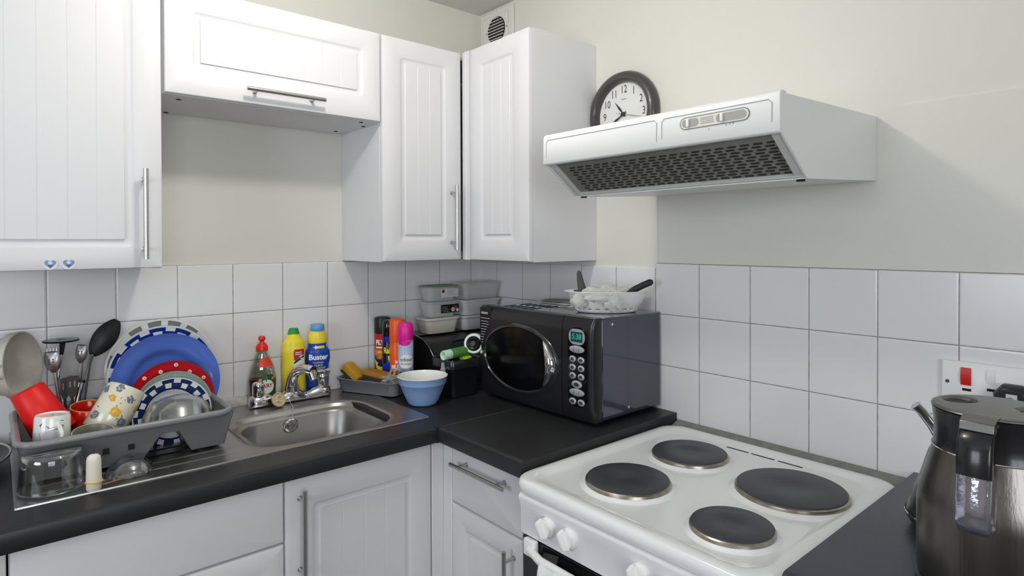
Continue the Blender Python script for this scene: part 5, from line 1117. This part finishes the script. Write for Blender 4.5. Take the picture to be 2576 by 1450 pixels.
for k in range(15):
    s = k / 14; w_ = 0.0275 * max(0.03, math.sin(PI * (0.04 + 0.93 * s))) ** 0.62; c0 = T_ + d * (B_ - T_).length * s; bow = 0.010 * math.sin(PI * s)
    rings.append([c0 + sd * w_ * q + nn * (bow * (1 - q * q)) * -1 for q in (-1, -.75, -.4, 0, .4, .75, 1)])
m.loft(rings, False, False, closed=False); b_ = obj('bowl', m, M('nylon_black', sr(30, 31, 32), 0.45), bs, world=True, smooth=60); so_ = b_.modifiers.new('s', 'SOLIDIFY'); so_.thickness = 0.003
obj('stem', MB().tube([(-1.322, -0.076, 1.131), (-1.330, -0.085, 1.110), (-1.340, -0.095, 1.05), (-1.352, -0.105, 0.95)], [0.005, 0.0055, 0.006, 0.006], 12, sq=0.6), M('stem_grey', sr(120, 120, 120), 0.4, 0.5), bs, world=True)
for nm, lab, x, y, z, w_ in (('spatula', 'small dark spatula with slots, left one of the short pair', -1.3855, -0.150, 1.090, 0.010), ('spatula', 'small dark textured spatula, right one of the short pair', -1.372, -0.160, 1.095, 0.013)):
    t = thing(nm, lab, 'spatula', (x, y, 0.94), group=GU)
    s_ = obj('blade', MB().prism([(x - w_ * .9, z), (x - w_ * .3, z + 0.003), (x + w_, z + 0.001), (x + w_ * .9, z - 0.035), (x + w_ * .3, z - 0.050), (x - w_ * .3, z - 0.050), (x - w_ * .9, z - 0.035)], 'y', y - 0.001, y + 0.001), M('spatula_dark', sr(52, 52, 54), 0.5), t, world=True)
    for k in range(2): obj('slot', MB().box(x - w_ * .45 + k * w_ * .7, x - w_ * .2 + k * w_ * .7, y - 0.0012, y - 0.0008, z - 0.025, z - 0.010), M('spatula_pale', sr(130, 130, 130), 0.5), s_, world=True)
    obj('stem', MB().tube([(x, y, z - 0.048), (x + 0.004, y + 0.01, 0.94)], 0.003, 8), M('spatula_dark', None), t, world=True)
wk = thing('whisk_handle', 'polished steel tube handle standing left of the floral mug', 'utensil', (-1.362, -0.15, 0.94), group=GU)
obj('tube', MB().tube([(-1.352, -0.135, 1.075), (-1.366, -0.150, 1.012), (-1.378, -0.165, 0.95)], 0.0075, 18), CHROME, wk, world=True)
obj('collar', MB().cyl((-1.3510, -0.134, 1.079), (-1.3525, -0.1355, 1.073), 0.0088, seg=18), BLACKP, wk, world=True)

# front of the drainer
gj = thing('glass_jar', 'large clear glass bowl standing upside down at the front left of the drainer', 'glass bowl', (-1.428, -0.428, 0.9262))
obj('glass', MB().lathe([(0, 0.0725), (0.046, 0.0725), (0.050, 0.070), (0.0515, 0.062), (0.054, 0.040), (0.057, 0.008), (0.0585, 0.002), (0.057, 0.0), (0.0545, 0.001), (0.0515, 0.040), (0.049, 0.060), (0.0475, 0.0670), (0.044, 0.0690), (0, 0.0690)], 64), GLASS, gj, smooth=60)
cn = thing('candle_stub', 'white rounded plastic stub with yellow rubber band on the sink edge', 'stub', (-1.367, -0.4935, 0.9240))
obj('stub', MB().lathe([(0, 0), (0.0120, 0), (0.0132, 0.002), (0.0135, 0.020), (0.0128, 0.058), (0.0112, 0.066), (0.007, 0.070), (0, 0.071)], 36), M('wax', sr(232, 224, 208), 0.55, sub=0.2), cn, smooth=50)
obj('rubber_band', MB().tube([(0.0142 * math.cos(a), 0.0142 * math.sin(a), 0.0165 + 0.0008 * math.sin(2 * a)) for a in [2 * PI * j / 30 for j in range(30)]], 0.0015, 8, closed=True), M('band_yellow', sr(222, 182, 70), 0.5), cn)
obj('wick', MB().cyl((0, 0, 0.070), (0.001, 0, 0.0745), 0.0008, seg=6), DARK, cn)
gd = thing('glass_dish', 'small clear glass dish upside down right of the white stub', 'glass bowl', (-1.297, -0.435, 0.9262))
obj('glass', MB().lathe([(0, 0.0300), (0.016, 0.0295), (0.028, 0.024), (0.039, 0.013), (0.0455, 0.003), (0.0465, 0.0), (0.0445, 0.0), (0.0375, 0.011), (0.027, 0.0205), (0.015, 0.0258), (0, 0.0263)], 56), GLASS, gd, smooth=60)
o = obj('lolly_stick', MB().box(-0.022, 0.022, -0.003, 0.003, 0, 0.0018), M('wood_pale', sr(176, 138, 96), 0.7, noise=(80, sr(140, 100, 62), 0.3)), bevel=0.0005); o.matrix_basis = Matrix.Translation((-1.331, -0.478, 0.9262)) @ Matrix.Rotation(0.35, 4, 'Z')
tag(o, 'short brown wooden stick lying between the white stub and glass dish', 'stick')
fpn = thing('frying_pan', 'large dark pan with thin steel rim on the worktop at the left edge', 'pan', (-1.664, -0.190, 0.9205))
obj('pan', MB().lathe([(0, 0.0), (0.130, 0.0), (0.138, 0.003), (0.180, 0.0300), (0.183, 0.0302), (0.178, 0.0295), (0.136, 0.005), (0, 0.0035)], 80), M('pan_black', sr(26, 26, 28), 0.4), fpn, smooth=50)
obj('rim', MB().tube([(0.1825 * math.cos(a), 0.1825 * math.sin(a), 0.0305) for a in [2 * PI * j / 80 for j in range(80)]], 0.0024, 8, closed=True), M('rim_steel', (0.62, 0.61, 0.59), 0.3, 0.9), fpn)

# ================================================================== KETTLE
KX, KY = -0.4555, -1.754
KS = M('kettle_steel', (0.17, 0.163, 0.15), 0.30, 1.0, bump=(300, 0.15, (1, 1, 0.02)))
kt = thing('electric_kettle', 'tall brushed dark steel kettle with black top collar and clear handle window', 'kettle', (KX, KY, 0.9205))
obj('base', MB().lathe([(0, 0.0), (0.088, 0.0), (0.092, 0.003), (0.092, 0.012), (0.088, 0.016), (0, 0.016)], 64), BLACKP, kt)
obj('body', MB().lathe([(0.086, 0.0165), (0.0895, 0.019), (0.0905, 0.030), (0.0905, 0.120), (0.0890, 0.138), (0.0840, 0.158), (0.0780, 0.178), (0.0735, 0.196), (0.0715, 0.206), (0.0, 0.206)], 96), KS, kt, smooth=60)
cl_ = obj('collar', MB().lathe([(0.0716, 0.2062), (0.0700, 0.212), (0.0695, 0.226), (0.0700, 0.241), (0.0715, 0.2550), (0.0722, 0.2600), (0.070, 0.2615), (0.0, 0.2615)], 96), M('kettle_black', sr(30, 30, 32), 0.25, coat=0.2), kt, smooth=60)
obj('level_band', MB().lathe([(0.0722, 0.2040), (0.0732, 0.2052), (0.0722, 0.2064)], 96), CHROME, kt)
# lid with two finger wells
LIDM = M('lid_pewter', (0.20, 0.195, 0.185), 0.34, 0.85)
m = MB(); n = 96; NR = 22; vs_ = []; fs = []
wells = ((0.010, 0.043), (0.010, -0.043))
for i in range(NR + 1):
    r = 0.0695 * i / NR
    for j in range(n):
        a = 2 * PI * j / n; x, y = r * math.cos(a), r * math.sin(a); z = 0.2650 + 0.001 * math.cos(r / 0.0695 * PI / 2)
        for wx, wy in wells:
            q = ((x - wx) / 0.0235) ** 2 + ((y - wy) / 0.0200) ** 2
            if q < 1: z -= 0.013 * (1 - q) ** 0.55
        vs_.append((x, y, z))
for i in range(NR):
    for j in range(n): k = (j + 1) % n; fs.append((i * n + j, i * n + k, (i + 1) * n + k, (i + 1) * n + j))
m.add(vs_, fs); m.lathe([(0.0695, 0.2650), (0.0722, 0.2638), (0.0728, 0.2620), (0.070, 0.2612)], 96)
ld = obj('lid', m, LIDM, kt, smooth=60)
# thumb tab and handle face the room (-x)
obj('thumb_tab', MB().prism([(-0.058, 0.2662), (-0.080, 0.2672), (-0.096, 0.2620), (-0.100, 0.2510), (-0.096, 0.2510), (-0.090, 0.2590), (-0.078, 0.2630), (-0.058, 0.2640)], 'y', -0.0185, 0.0185), LIDM, ld, bevel=0.0015)
def strap(pts, hw, th, m=None):
    """flat strap following (r, z) points on the -x side"""
    m = m or MB(); rings = []
    for i, (r, z) in enumerate(pts):
        a = Vector(pts[min(i + 1, len(pts) - 1)]) - Vector(pts[max(i - 1, 0)]); a.normalize(); nx, nz = a.y, -a.x
        rings.append([(-(r + nx * t_ * th), s, z + nz * t_ * th) for t_, s in ((1, -hw * .8), (1.25, 0), (1, hw * .8), (0.5, hw), (-0.5, hw), (-1, hw * .8), (-1, -hw * .8), (-0.5, -hw), (0.5, -hw))])
    return m.loft(rings)
obj('handle', strap([(0.066, 0.253), (0.081, 0.2515), (0.094, 0.246), (0.102, 0.236), (0.106, 0.222), (0.1075, 0.208), (0.108, 0.196)], 0.0190, 0.0065), M('kettle_black', None), kt, smooth=50, label='black upper handle')
obj('handle_shell', strap([(0.1065, 0.1955), (0.1090, 0.175), (0.1125, 0.155), (0.1140, 0.140), (0.108, 0.129), (0.084, 0.126)], 0.0180, 0.0065), M('handle_clear', (0.66, 0.66, 0.80), 0.07, 0.9, bump=(70, 0.25)), kt, smooth=50, label='shiny clear lower handle')
obj('spout', MB().loft([[(0.062, -0.020, 0.215), (0.062, 0.020, 0.215), (0.066, 0.0, 0.212)], [(0.066, -0.018, 0.250), (0.066, 0.018, 0.250), (0.090, 0, 0.253)], [(0.066, -0.017, 0.261), (0.066, 0.017, 0.261), (0.096, 0, 0.262)]]), M('kettle_black', None), kt)

# dark pot behind the kettle
pt = thing('coffee_pot', 'small black pot with thin silver spout half hidden behind the kettle', 'pot', (-0.262, -1.672, 0.9205))
obj('body', MB().lathe([(0, 0), (0.068, 0), (0.072, 0.004), (0.080, 0.018), (0.0805, 0.024), (0.073, 0.046), (0.060, 0.085), (0.051, 0.118), (0.046, 0.135), (0.038, 0.142), (0, 0.144)], 64), M('pot_black', sr(38, 38, 38), 0.3, coat=0.3), pt, smooth=60)
obj('seam', MB().lathe([(0.0805, 0.022), (0.0815, 0.024), (0.0805, 0.026)], 64), CHROME, pt)
obj('spout', MB().tube([(-0.018, 0.012, 0.138), (-0.020, 0.024, 0.158), (-0.024, 0.036, 0.180), (-0.032, 0.049, 0.202), (-0.038, 0.057, 0.212)], [0.012, 0.010, 0.0085, 0.0085, 0.009], 16, sq=0.8), CHROME, pt, smooth=60)

# small common shifts so that neighbours keep their spacing
for o in list(SC.objects):
    if o.parent or 'label' not in o: continue
    n = o.name.split('.')[0]
    if n in ('mixer_tap', 'sink_plug', 'dish_soap_bottle', 'cleaner_bottle', 'drain_cleaner_bottle', 'aerosol_can', 'washing_tray', 'sponge', 'rag', 'bread_bin', 'food_tub'): d = 0.0038
    elif n in ('dinner_plate', 'side_plate', 'floral_mug', 'bird_mug', 'stoneware_cup', 'red_mug', 'red_tumbler', 'cream_colander', 'potato_masher', 'pasta_server', 'slotted_spoon', 'serving_spoon', 'spatula', 'whisk_handle') or (n == 'glass_bowl'): d = 0.0060
    elif n in ('glass_jar', 'candle_stub', 'glass_dish', 'lolly_stick'): d = 0.0085
    else: continue
    o.matrix_basis = Matrix.Translation((d, 0, 0)) @ o.matrix_basis
